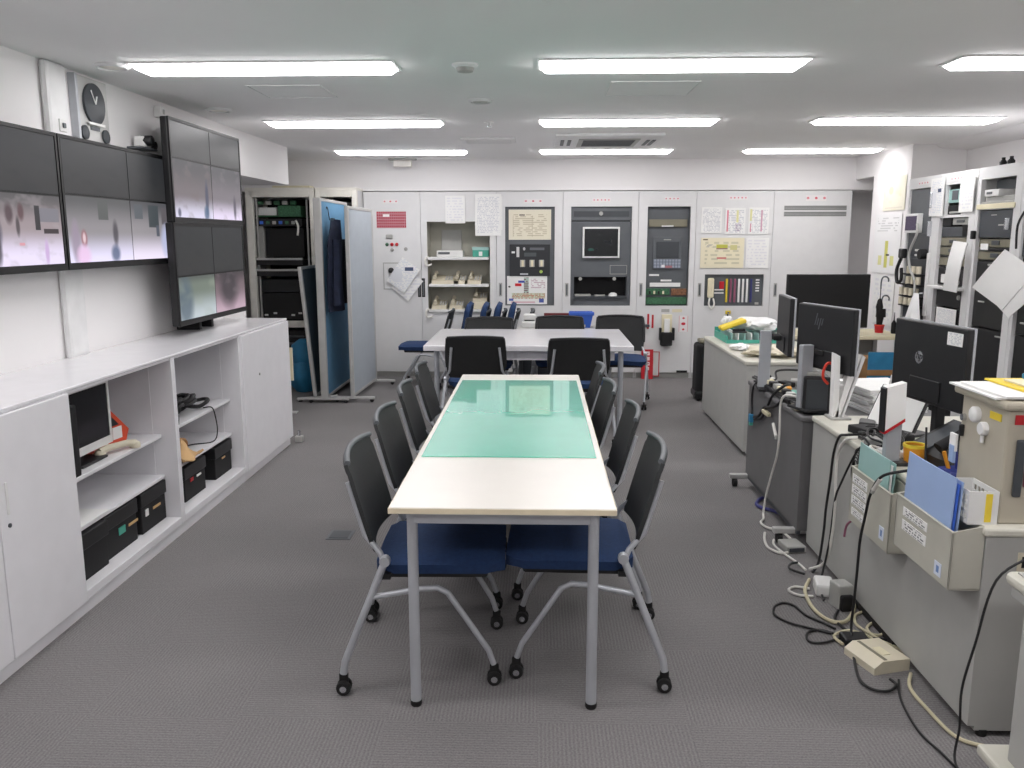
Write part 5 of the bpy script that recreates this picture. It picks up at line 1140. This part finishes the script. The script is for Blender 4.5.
for (x, y, a, m, lab) in ((1.56, 3.55, 0.5, 'matt_black', 'black charger brick among the cables behind the slanted folders'), (1.52, 3.80, -0.4, 'black_plastic', 'black box with a lead right of the slanted folders'), (1.44, 3.46, 0.9, 'grey_device', 'grey charger brick at the desk edge near the white charger')):
    t = thing('charger_brick', lab, 'charger', (x, y, DESK), a); RB(-0.035, 0.035, -0.055, 0.055, 0, 0.04, b=0.007).build('body', m, t); T([(0,0.055,0.02),(0.02,0.09,0.03),(0.06,0.1,0.008)], 0.004, 6, smooth=4).build('lead', 'cable_black', t)
# beige metal box
t = thing('metal_box', 'beige metal control box with two round dials on the desk corner', 'control box', (1.42, 2.50, DESK))
RB(0, 0.55, 0.0, 0.275, 0.0, 0.36, b=0.006).build('body', 'beige_metal', t)
RB(-0.022, 0.57, -0.02, 0.30, 0.36, 0.388, b=0.010).build('lid', 'beige_metal', t)
for (y, z, r) in ((0.175, 0.31, 0.026), (0.12, 0.275, 0.022)): MB().lathe([(r, 0.0), (r, -0.014), (r*0.85, -0.018)], (0, y, z), 20, 'x').build('dial', 'white_plastic', t)
MB().cyl((-0.008, 0.12, 0.257), (-0.008, 0.12, 0.23), 0.006, n=8).build('pull_tab', 'white_plastic', t)
B(-0.002, 0.0, 0.035, 0.10, 0.315, 0.338).build('yellow_label', 'yellow', t)
RB(-0.014, 0.0, 0.245, 0.26, 0.22, 0.26, b=0.004).build('latch', 'black_plastic', t); MB().lathe([(0.012,0),(0.012,-0.012)], (0, 0.25, 0.285), 10, 'x').build('hinge_knob', 'chrome', t)
RB(0.02, 0.16, -0.004, 0.0, 0.315, 0.345, b=0.001).build('red_label', 'red', t)
RB(0.03, 0.055, -0.014, 0.0, 0.09, 0.27, b=0.005).build('dark_handle', 'darker_panel', t)
RB(0.06, 0.13, -0.012, 0.0, 0.12, 0.20, b=0.006).build('pink_tag', 'cable_pink', t); RB(0.07, 0.12, -0.012, 0.0, 0.22, 0.27, b=0.006).build('pink_tag', 'cable_red', t)
t = thing('lanyard_tag', 'pale blue tag on a white clip hanging on the beige metal box', 'tag', (1.411, 2.79, DESK+0.12))
RB(-0.006, 0.004, -0.02, 0.02, 0.04, 0.10, b=0.002).build('clip', 'paper', t); RB(-0.008, 0.002, -0.018, 0.014, 0.0, 0.06, b=0.002).build('tag', 'pale_blue', t)
t = thing('stacked_sheets', 'white and yellow sheets lying on the beige metal box', 'papers', (1.405, 2.495, DESK+0.3885))
for k, (m, x0, y0, x1, y1, h) in enumerate((('paper', -0.02, 0.02, 0.5, 0.31, 0.006), ('paper', 0.0, 0.0, 0.52, 0.28, 0.006), ('yellow', 0.09, 0.06, 0.54, 0.30, 0.006), ('paper_cream', 0.12, 0.02, 0.52, 0.24, 0.005))):
    B(x0, x1, y0, y1, k*0.0075, k*0.0075+h).build('sheet', m, t)
tag(RB(1.60, 1.95, 2.72, 2.77, DESK+0.412, DESK+0.432, b=0.006).build('blue_ruler', 'cyan_blue'), 'blue bar lying on the yellow sheet', 'ruler')
# white grid basket
t = thing('grid_basket', 'white plastic basket with square holes and a yellow label at the desk edge', 'basket', (1.325, 2.495, DESK))
hs = [(0.012+i*0.023, 0.027+i*0.023, 0.015+j*0.028, 0.033+j*0.028) for i in range(6) for j in range(3)]
MB().holes(0, 0.155, 0, 0.105, 0, 0.004, hs).move(rz=PI/2, dx=0.004).build('long_side', 'white_plastic', t, smooth=False)
MB().holes(0, 0.155, 0, 0.105, 0, 0.004, hs).move(rz=PI/2, dx=0.09).build('long_side', 'white_plastic', t, smooth=False)
for y in (0.0, 0.151): B(0.004, 0.086, y, y+0.004, 0, 0.105).build('short_side', 'white_plastic', t)
B(0.004, 0.086, 0.004, 0.151, 0, 0.004).build('bottom', 'white_plastic', t); B(0.05, 0.07, -0.0015, 0.0, 0.008, 0.098).build('yellow_label', 'yellow', t)
# file pockets hung on the desk front
M['pocket_label'] = page('pocket_label', 3, 16, ink=(110, 112, 116))
M['blue_label'] = print_mat('blue_label', (214, 222, 236), [('r', .3, .25, .7, .75, (110, 140, 190))], 0.6)
def pocket(x_front, y0, y1, z0, z1, label, labels):
    t = thing('file_pocket', label, 'file holder', (x_front, y1, z0), RR, 'grey file pockets on the desk front')
    w, h = y1-y0, z1-z0; dp = 1.372-x_front
    RB(0, w, 0.0, 0.006, 0, h, b=0.002).build('front', 'pocket_grey', t)
    for x in (0, w-0.006): MB().prism([(0, 0), (dp, 0), (dp, h+0.02), (0, h)], x, x+0.006, 'x').build('side', 'pocket_grey', t)
    RB(0.006, w-0.006, dp-0.006, dp, 0, h+0.02, b=0.002).build('back', 'pocket_grey', t); RB(0.0, w, 0.0, dp, -0.004, 0.004, b=0.002).build('bottom', 'pocket_grey', t)
    RB(-0.002, w+0.002, -0.003, 0.006, h-0.006, h+0.002, b=0.002).build('rim', 'pocket_grey', t)
    for (a, b_, c, d, m) in labels: B(a, b_, -0.0015, 0.0, c, d).build('label', m, t, uv='xz', smooth=False)
pocket(1.295, 2.97, 3.36, 0.42, 0.645, 'grey file pocket holding the teal folder', [(0.02, 0.17, 0.165, 0.20, 'pocket_label'), (0.02, 0.17, 0.12, 0.155, 'pocket_label'), (0.02, 0.17, 0.075, 0.11, 'pocket_label'), (0.03, 0.15, 0.03, 0.06, 'pocket_label'), (0.31, 0.35, 0.03, 0.08, 'blue_label')])
pocket(1.275, 2.475, 2.88, 0.495, 0.68, 'grey file pocket holding the pale blue folder, nearer of two', [(0.06, 0.24, 0.125, 0.155, 'pocket_label'), (0.06, 0.24, 0.075, 0.11, 'pocket_label'), (0.31, 0.355, 0.015, 0.06, 'blue_label')])
def folder(x, y_far, w, z0, h, label, m, lean, extra=None):
    t = thing('document_folder', label, 'folder', (x, y_far, z0), RR)
    MB().shell(lambda u, v: (w*u, lean*v-0.006*math.sin(PI*u), h*v), 6, 4, 0.004).build('front_cover', m, t)
    MB().shell(lambda u, v: (w*u+0.006, 0.018+lean*v, (h-0.012)*v), 6, 4, 0.004).build('back_cover', m, t)
    MB().shell(lambda u, v: (w*u+0.003, 0.008+lean*v, (h-0.02)*v), 1, 1, 0.006).build('inner_pages', extra or 'paper', t)
    return t
folder(1.312, 3.345, 0.29, 0.44, 0.31, 'pale teal document folder standing in the far file pocket', 'pale_teal', 0.01)
folder(1.285, 2.85, 0.33, 0.515, 0.325, 'pale blue document folder standing in the near file pocket', 'pale_blue', 0.012, 'blue')
# cables down the near desk front
cable([(1.44,3.64,0.712),(1.37,3.64,0.71),(1.352,3.68,0.69),(1.35,3.73,0.60),(1.35,3.75,0.47),(1.35,3.78,0.32),(1.35,3.79,0.2),(1.34,3.80,0.05),(1.30,3.76,0.012)], 0.006, 'cable_black', 'black cable running down the desk front, leftmost of three')
cable([(1.46,3.56,0.712),(1.37,3.57,0.712),(1.35,3.62,0.68),(1.35,3.68,0.6),(1.35,3.68,0.48),(1.348,3.66,0.38),(1.35,3.68,0.22),(1.34,3.72,0.08),(1.30,3.80,0.012)], 0.007, 'cable_white', 'white cable running down the desk front between black ones')
cable([(1.45,3.42,0.712),(1.37,3.44,0.71),(1.35,3.48,0.66),(1.345,3.60,0.50),(1.345,3.66,0.40),(1.345,3.69,0.2),(1.32,3.68,0.05),(1.28,3.6,0.014),(1.25,3.45,0.014)], 0.005, 'cable_black', 'thin black cable slanting from behind the teal folder to the floor')
cable([(1.36,3.40,0.50),(1.345,3.38,0.46),(1.345,3.42,0.40),(1.345,3.50,0.34),(1.345,3.52,0.28)], 0.005, 'cable_pink', 'short dark pink cable behind the far file pocket')
rnd = random.Random(21); mb = MB()
for k in range(5): mb.tube([(1.335+0.006*k, 3.43+0.035*math.cos(a*2*PI/8)+0.01*k, 0.60+0.01*k+0.05*math.sin(a*2*PI/8)) for a in range(8)], 0.0035, 5, smooth=3, closed=True)
tag(mb.build('cable_coil', 'cable_black'), 'coiled black cable hanging beside the teal folder', 'cable')
cable([(1.46,2.92,0.72),(1.40,2.92,0.755),(1.31,2.93,0.745),(1.26,2.99,0.705),(1.25,3.048,0.618),(1.25,3.08,0.52),(1.25,3.11,0.417),(1.25,3.116,0.29),(1.25,3.123,0.16),(1.245,3.12,0.05),(1.225,3.04,0.012),(1.19,2.93,0.01),(1.158,2.79,0.01),(1.177,2.727,0.01),(1.228,2.716,0.01),(1.273,2.757,0.01),(1.268,2.797,0.01)], 0.0055, 'cable_black', 'long black cable from the desk top past the pockets to the floor', 8)
t = thing('white_cable_joint', 'white connector sleeve on the long black cable', 'connector', (1.258, 3.0, 0.69)); MB().cyl((0.002,-0.006,0.008), (-0.005,0.03,-0.045), 0.008).build('sleeve','cable_white',t); MB().cyl((-0.005,0.03,-0.045), (-0.006,0.036,-0.06), 0.007).build('collar','grey_device',t)
cable([(1.47,3.10,0.712),(1.475,3.12,0.78),(1.48,3.14,0.86)], 0.004, 'cable_black', 'short black lead rising beside the orange cup')
# floor clutter
t = thing('white_modem', 'cream modem box lying on the carpet under the near desk edge', 'modem', (1.275, 2.94, 0), 0.3); t.scale = (0.85, 0.85, 0.9)
MB().prism([(-0.09, 0.0), (0.09, 0.0), (0.09, 0.05), (-0.05, 0.055), (-0.09, 0.03)], -0.10, 0.10).build('case', 'beige_plastic', t); B(-0.035, -0.02, -0.09, 0.09, 0.053, 0.056).build('seam_strip', 'olive_device', t); RB(-0.01, 0.03, -0.05, 0.02, 0.052, 0.056, b=0.001).build('label', 'paper_cream', t)
t = thing('card_reader', 'small dark cradle on top of the far end of the cream modem', 'cradle', (1.25, 3.09, 0)); RB(-0.05, 0.05, -0.04, 0.04, 0, 0.03, b=0.008).build('body', 'black_plastic', t); T([(-0.06,-0.04,0.012),(-0.07,0.03,0.012),(0.0,0.06,0.02),(0.07,0.02,0.012),(0.06,-0.05,0.012)], 0.006, 6, smooth=4).build('cream_loop', 'cable_beige', t)
t = thing('power_adapter', 'grey power adapter standing amid white cable loops on the floor', 'adapter', (1.31, 3.42, 0), 0.2); RB(-0.035, 0.035, -0.04, 0.04, 0, 0.11, b=0.008).build('body', 'grey_device', t); RB(-0.028, 0.028, -0.06, -0.03, 0.0, 0.07, b=0.008).build('plug', 'black_plastic', t)
t = thing('power_adapter', 'white adapter lying behind the grey one on the floor', 'adapter', (1.285, 3.56, 0), -0.2); RB(-0.04, 0.04, -0.06, 0.06, 0, 0.06, b=0.012).build('body', 'white_plastic', t); RB(-0.02, 0.02, 0.06, 0.075, 0.015, 0.045, b=0.004).build('plug_face', 'grey_device', t)
t = thing('power_adapter', 'grey box adapter on the floor at the foot of the dark desk', 'adapter', (1.30, 4.09, 0), 0.15); RB(-0.05, 0.05, -0.06, 0.06, 0.0, 0.035, b=0.006).build('body', 'grey_device', t); RB(-0.04, 0.04, -0.064, -0.058, 0.006, 0.028, b=0.003).build('port_panel', 'darker_panel', t)
t = thing('floor_power_strip', 'black power strip on the floor under the near desk front', 'power strip', (1.40, 3.3, 0), 0.02); RB(-0.025, 0.025, -0.25, 0.25, 0, 0.03, b=0.005).build('body', 'black_plastic', t)
for k in range(4): RB(-0.02, 0.02, -0.2+k*0.11, -0.15+k*0.11, 0.03, 0.055, b=0.005).build('plug', 'cable_beige' if k % 2 else 'black_plastic', t)
def floor_cable(pts, r, m, label): return cable([(x, y, r+0.002) for x, y in pts], r, m, label)
floor_cable([(1.22,4.30),(1.19,4.19),(1.18,4.08),(1.22,4.01),(1.26,4.02)], 0.007, 'cable_white', 'white cable curling round the box adapter on the floor')
floor_cable([(1.24,4.20),(1.22,4.12),(1.24,4.0),(1.27,3.88),(1.28,3.80)], 0.006, 'cable_white', 'white cable running from the box adapter toward the adapters')
floor_cable([(1.18,3.15),(1.10,3.20),(1.04,3.24),(1.00,3.31),(1.02,3.39),(1.07,3.43),(1.11,3.40),(1.13,3.31),(1.18,3.24),(1.21,3.19)], 0.005, 'cable_black', 'black cable loop farthest out on the carpet')
floor_cable([(1.20,3.11),(1.12,3.07),(1.07,3.08),(1.085,3.15),(1.14,3.18),(1.19,3.15)], 0.005, 'cable_black', 'small black cable loop on the carpet beside the modem')
floor_cable([(1.26,3.68),(1.20,3.55),(1.18,3.38),(1.21,3.26),(1.28,3.26),(1.37,3.42),(1.38,3.60),(1.33,3.69)], 0.008, 'cable_beige', 'cream cable circle round the standing adapter')
floor_cable([(1.22,3.50),(1.16,3.51),(1.13,3.56),(1.17,3.60),(1.23,3.58)], 0.006, 'cable_white', 'small white cable loop left of the adapters')
floor_cable([(1.36,2.84),(1.315,2.74),(1.315,2.60),(1.33,2.46),(1.38,2.41),(1.46,2.39)], 0.0065, 'cable_beige', 'cream cable along the foot of the near desk')
floor_cable([(1.30,2.80),(1.25,2.66),(1.23,2.48),(1.25,2.36),(1.27,2.2)], 0.004, 'cable_black', 'black cable on the carpet running toward the camera')
floor_cable([(1.42,3.28),(1.34,3.2),(1.35,3.1),(1.40,3.02),(1.38,2.95)], 0.006, 'cable_beige', 'cream cable lying under the near desk front')
floor_cable([(1.44,4.98),(1.33,4.86),(1.30,4.74),(1.38,4.64),(1.42,4.50)], 0.010, 'cable_purple', 'dark blue cable on the floor under the dark desk')
cable([(1.26,3.86,0.02),(1.22,3.84,0.02),(1.20,3.78,0.02),(1.25,3.72,0.02)], 0.006, 'cable_black', 'short black cable bend behind the white adapters')
rnd = random.Random(5); mb = MB()
for k in range(6):
    y0 = 4.20+0.02*k; pts = [(1.35+0.012*(k % 3)+rnd.uniform(-0.012, 0.012), y0+j*0.115, HD+0.010+0.008*(k // 3)+rnd.uniform(0, 0.012)) for j in range(9)]
    mb.tube(pts, 0.007, 6, smooth=4)
tag(mb.build('cable_bundle', 'cable_black'), 'bundle of black cables lying along the front edge of the dark desk', 'cables', kind='stuff')
for (x, y, a, m, lab) in ((1.50, 5.0, 0.4, 'matt_black', 'black adapter block at the far end of the dark desk'), (1.58, 5.08, -0.3, 'grey_device', 'grey adapter block at the far end of the dark desk, behind the yellow pad'), (1.46, 4.42, 0.5, 'matt_black', 'black adapter block beside the green note pad')):
    t = thing('adapter_block', lab, 'adapter', (x, y, HD), a); RB(-0.03, 0.03, -0.045, 0.045, 0, 0.03, b=0.005).build('body', m, t); RB(-0.01, 0.01, 0.045, 0.06, 0.008, 0.022, b=0.003).build('plug', 'grey_device', t)
cable([(1.31,4.98,0.50),(1.312,4.88,0.53),(1.312,4.78,0.60),(1.312,4.68,0.62),(1.318,4.55,0.66),(1.335,4.5,0.70)], 0.009, 'cable_black', 'second black lead drooping across the dark desk front, with plugs')
floor_cable([(1.42,3.20),(1.37,3.14),(1.33,3.16),(1.31,3.24),(1.34,3.32),(1.40,3.36)], 0.006, 'cable_beige', 'cream cable curl just beyond the modem')
floor_cable([(1.28,3.36),(1.24,3.28),(1.25,3.18),(1.31,3.12),(1.38,3.10)], 0.006, 'cable_black', 'black cable curl between modem and standing adapter')
# trolley at the lower right corner
t = thing('equipment_trolley', 'pale grey trolley with rounded tray at the lower right corner', 'trolley', (1.31, 1.70, 0))
RB(0, 0.6, 0, 0.55, 0.615, 0.655, b=0.018, seg=3).build('tray', 'desk_top', t); RB(0.012, 0.59, 0.02, 0.53, 0.585, 0.615, b=0.006).build('tray_underside', 'desk_grey', t); RB(0.02, 0.58, 0.03, 0.52, 0.655, 0.66, b=0.002).build('tray_inset', 'grey_device', t)
RB(0.035, 0.065, 0.12, 0.50, 0.10, 0.59, b=0.006).build('side_panel', 'desk_grey', t); RB(0.53, 0.56, 0.12, 0.50, 0.10, 0.59, b=0.006).build('side_panel', 'panel_grey_white', t)
RB(-0.01, 0.6, 0.05, 0.58, 0.065, 0.10, b=0.01).build('base', 'desk_top', t); MB().lathe([(0.012,0),(0.012,0.02)], (0.005,0,0.62), 8).build('side_knob','white_plastic',t)
for x in (0.05, 0.53):
    for y in (0.1, 0.52): caster(MB(), x, y, 0.032).build('caster', 'rubber', t)
cable([(1.50,2.35,0.7),(1.42,2.30,0.68),(1.32,2.30,0.60),(1.285,2.31,0.40),(1.265,2.32,0.25),(1.275,2.33,0.12),(1.26,2.31,0.02),(1.25,2.2,0.012)], 0.0038, 'cable_black', 'black cable hanging in front of the pale trolley')

mk('dark_red', (112, 34, 40), 0.6)
# ------------------------------------------------------------------ near table
t = thing('meeting_table', 'long white meeting table nearest the camera, with the green sheet on it', 'table', (-0.1155, 2.547, 0))
W2, LT = 0.3659, 2.638
RB(-W2, W2, 0, LT, 0.698, 0.72, b=0.003).build('top', 'table_white', t)
MB().holes(-W2-0.002, W2+0.002, -0.002, LT+0.002, 0, 0.018, [(-W2+0.002, W2-0.002, 0.002, LT-0.002)]).move(rx=-PI/2, dz=0.717).build('edge_band', 'table_edge', t, smooth=False)
for y in (0.035, LT-0.06): B(-W2+0.08, W2-0.08, y, y+0.025, 0.655, 0.698).build('end_rail', 'silver', t)
for x in (-W2+0.055, W2-0.08): B(x, x+0.025, 0.06, LT-0.06, 0.655, 0.698).build('side_rail', 'silver', t)
for x in (-W2+0.068, W2-0.068):
    for y in (0.05, LT-0.05):
        l = MB().cyl((x, y, 0.02), (x, y, 0.698), 0.018, n=16).build('leg', 'silver', t); MB().lathe([(0.017,0),(0.02,0.006),(0.02,0.02)], (x, y, 0), 14).build('foot', 'rubber', l)
tag(RB(-0.462, 0.228, 3.17, 4.95, 0.7202, 0.7242, b=0.001).build('green_table_sheet', 'green_sheet'), 'glossy green sheet covering the far part of the near table', 'table mat')

# ------------------------------------------------------------------ far table
t = thing('meeting_table', 'wide white table farther back, between chairs and the back cabinets', 'table', (-0.085, 6.60, 0))
RB(-0.845, 0.845, 0, 1.26, 0.675, 0.72, b=0.006).build('top', 'cabinet_top', t)
for y in (0.10, 1.14): B(-0.70, 0.70, y, y+0.02, 0.59, 0.675).build('apron', 'cabinet_white', t)
for x in (-0.75, 0.75):
    for y in (0.10, 1.16):
        l = MB().cyl((x, y, 0.015), (x, y, 0.675), 0.022, n=14).build('leg', 'silver', t); MB().lathe([(0.02,0),(0.023,0.015)], (x, y, 0), 12).build('foot', 'rubber', l)
l = MB().cyl((0.06, 1.16, 0.015), (0.06, 1.16, 0.675), 0.016, n=12).build('leg', 'silver', t); MB().lathe([(0.02,0),(0.018,0.015)], (0.06, 1.16, 0), 12).build('foot', 'rubber', l)

# ------------------------------------------------------------------ chairs (drawn facing +x)
mk('chair_mesh', (25, 26, 27), 0.65, var=0.15, scale=60)
def make_chair(label, group, folded=False, black=False):
    t = thing('nesting_chair', label, 'chair', (0, 0, 0), 0, group)
    if not folded:
        def seat(u, v):
            x = -0.155+0.455*u; y = (v-0.5)*2*(0.232-0.055*max(0, (abs(2*u-1)-0.7)/0.3)**2.5)
            e = max(abs(2*u-1), abs(2*v-1))
            return (x, y, 0.478-0.020*e**6+0.004*math.cos(PI*(v-0.5)*2))
        MB().shell(seat, 14, 14, -0.04).build('seat', 'blue_fabric', t)
        RB(-0.14, 0.24, -0.20, 0.20, 0.392, 0.424, b=0.012).build('seat_pan', 'black_plastic', t)
    else:
        def seat(u, v):
            e = max(abs(2*u-1), abs(2*v-1))
            return (0.02-0.08*u-0.02*e**6, (v-0.5)*2*(0.232-0.03*(2*u-1)**8), 0.44+0.44*u)
        MB().shell(seat, 12, 12, -0.045).build('seat', 'blue_fabric', t)
        MB().shell(lambda u, v: (0.045-0.075*u, (v-0.5)*0.40, 0.47+0.34*u), 2, 2, -0.02).build('seat_pan', 'black_plastic', t)
    for s in (-1, 1):
        T([(-0.265, s*0.28, 0.075), (-0.258, s*0.28, 0.12), (-0.115, s*0.245, 0.475)], 0.0135, 10).build('leg', 'silver', t)
        T([(-0.172, s*0.256, 0.345), (0.0, s*0.245, 0.372), (0.065, s*0.24, 0.374), (0.10, s*0.238, 0.355), (0.24, s*0.218, 0.13), (0.258, s*0.215, 0.075)], 0.0105, 10).build('leg', 'silver', t)
        T([(-0.115, s*0.236, 0.455), (-0.135, s*0.228, 0.50), (-0.188, s*0.205, 0.555), (-0.245, s*0.185, 0.74)], 0.0105, 8).build('back_post', 'silver', t)
        MB().lathe([(0.018, -0.016), (0.02, 0.0), (0.018, 0.016)], (-0.115, s*0.245, 0.475), 12, 'y').build('hinge_cap', 'silver', t)
        for (x, y) in ((-0.265, s*0.28), (0.26, s*0.215)):
            c = MB(); c.lathe([(0.024, -0.022), (0.026, -0.016), (0.026, -0.006)], (x, y, 0.026), 14, 'y'); c.lathe([(0.026, 0.006), (0.026, 0.016), (0.024, 0.022)], (x, y, 0.026), 14, 'y'); c.rbox(x-0.016, x+0.016, y-0.006, y+0.006, 0.026, 0.076, b=0.004)
            w = c.build('caster', 'rubber', t)
            MB().lathe([(0.012, -0.025), (0.012, 0.025)], (x, y, 0.026), 10, 'y').build('hub', 'chrome', w)
    def back(u, v):
        wd = 0.217+0.012*math.sin(PI*min(1, v*0.9+0.1)); 
        if v < 0.18: wd *= 0.92+0.08*math.sin(v/0.18*PI/2)
        q = 2*u-1
        return (-0.158-0.092*v-0.030*(1-q*q)+0.012, q*wd, 0.498+0.325*v-0.012*q*q*(v if v > 0.9 else 0))
    MB().shell(back, 12, 14, -0.014).build('backrest', 'chair_mesh' if black else 'chair_black', t)
    T([(lambda p: (p[0], p[1], p[2]+0.004))(back(k/12, 1.0)) for k in range(13)], 0.0105, 8).build('back_rim', 'black_plastic' if black else 'chair_rim', t)
    if black:
        for u in (0.0, 1.0): T([back(u, k/8) for k in range(2, 9)], 0.012, 8).build('back_frame', 'black_plastic', t)
    B(-0.14, -0.10, -0.23, 0.23, 0.40, 0.42).build('cross_bar', 'black_plastic', t)
    return t
cg = 'nesting chairs around the near table'
seats = [(-0.42, 2.95, 0.03, 'blue-seated chair on the left side of the near table, first from the camera'),
         (-0.435, 3.57, 0.0, 'blue-seated chair on the left side of the near table, second from the camera'),
         (-0.445, 4.21, 0.05, 'blue-seated chair on the left side of the near table, third from the camera'),
         (-0.455, 4.86, 0.02, 'blue-seated chair on the left side of the near table, farthest from the camera'),
         (0.19, 3.0, PI-0.03, 'blue-seated chair on the right side of the near table, first from the camera'),
         (0.175, 3.66, PI-0.02, 'blue-seated chair on the right side of the near table, second from the camera'),
         (0.125, 4.26, PI+0.03, 'blue-seated chair on the right side of the near table, third from the camera'),
         (0.115, 4.88, PI-0.03, 'blue-seated chair on the right side of the near table, farthest from the camera')]
proto = make_chair(seats[0][3], cg)
for i, (x, y, a, lab) in enumerate(seats):
    o = proto if i == 0 else copy_tree(proto)
    o.location = (x, y, 0); o.rotation_euler = (0, 0, a); o['label'] = lab
cg2 = 'chairs around the far table'
proto_b = make_chair('x', cg2, black=True)
for (x, y, a, lab) in ((-0.49, 6.575, PI/2, 'black-backed chair seen from behind at the far table, left of two'), (0.305, 6.475, PI/2, 'black-backed chair seen from behind at the far table, right of two'),
                       (-0.47, 7.62, -PI/2, 'black-backed chair facing the camera behind the far table, leftmost'), (0.20, 7.76, -PI/2, 'black-backed chair facing the camera behind the far table, beside the blue box'), (0.775, 7.84, -PI/2-0.06, 'black-backed chair facing the camera at the right end behind the far table')):
    o = proto_b if x == -0.49 else copy_tree(proto_b); o.location = (x, y, 0); o.rotation_euler = (0, 0, a); o['label'] = lab; o['group'] = cg2
# row of nested chairs with seats flipped up, facing left
cg3 = 'nested chairs with seats folded up'
o = copy_tree(proto); o.location = (-1.17, 8.76, 0); o.rotation_euler = (0, 0, PI); o['label'] = 'blue-seated chair at the open end of the nested row, its seat down'; o['group'] = cg3
fold = make_chair('nested chair with folded blue seat, next to the one with its seat down', cg3, True)
for i, (x, lab) in enumerate(((-0.93, 'nested chair with folded blue seat, next to the one with its seat down'), (-0.76, 'nested chair with folded blue seat, second of the folded row'), (-0.62, 'nested chair with folded blue seat, third of the folded row'), (-0.47, 'nested chair with folded blue seat, at the right end of the folded row'))):
    o = fold if i == 0 else copy_tree(fold)
    o.location = (x+0.15, 8.76, 0); o.rotation_euler = (0, 0, PI); o['label'] = lab
# blue box and white box behind the far table
t = thing('storage_stand', 'low grey stand behind the far table carrying the blue basket', 'stand', (0.30, 8.14, 0))
RB(-0.52, 0.30, 0, 0.33, 0.66, 0.69, b=0.005).build('top', 'desk_grey', t)
for x in (-0.50, 0.24):
    for y in (0.02, 0.27): RB(x, x+0.04, y, y+0.04, 0, 0.66, b=0.004).build('leg', 'dark_grey_panel', t)
B(-0.46, 0.24, 0.31, 0.32, 0.1, 0.66).build('back_panel', 'darker_panel', t)
t = thing('blue_basket', 'bright blue plastic basket behind the far table', 'basket', (0.42, 8.30, 0.69))
MB().shell(lambda u, v: ((0.085+0.03*v)*(1 if math.cos(2*PI*u) > 0 else -1)*min(1, abs(math.cos(2*PI*u))*1.5), (0.07+0.02*v)*(1 if math.sin(2*PI*u) > 0 else -1)*min(1, abs(math.sin(2*PI*u))*1.5), 0.004+0.15*v), 32, 3, 0.004).build('wall', 'blue', t)
B(-0.075, 0.075, -0.06, 0.06, 0, 0.006).build('bottom', 'blue', t); RB(-0.125, 0.125, -0.10, -0.085, 0.125, 0.16, b=0.004).build('rim', 'blue', t); B(-0.08, 0.04, -0.078, -0.072, 0.01, 0.04).build('label', 'paper_cream', t)
t = thing('white_machine', 'small white machine behind the far table beside the nested chairs', 'machine', (-0.095, 8.30, 0.69))
RB(-0.075, 0.075, -0.08, 0.08, 0, 0.06, b=0.01).build('base', 'white_plastic', t); RB(-0.06, 0.06, -0.05, 0.08, 0.075, 0.13, b=0.015).build('head', 'white_plastic', t); RB(-0.05, 0.05, 0.02, 0.06, 0.055, 0.08, b=0.004).build('hinge', 'dark_grey_panel', t)
tag(RB(0.05, 0.30, 8.24, 8.28, 0.69, 0.835, b=0.004).build('red_file', 'dark_red'), 'dark red file standing left of the blue basket', 'file')
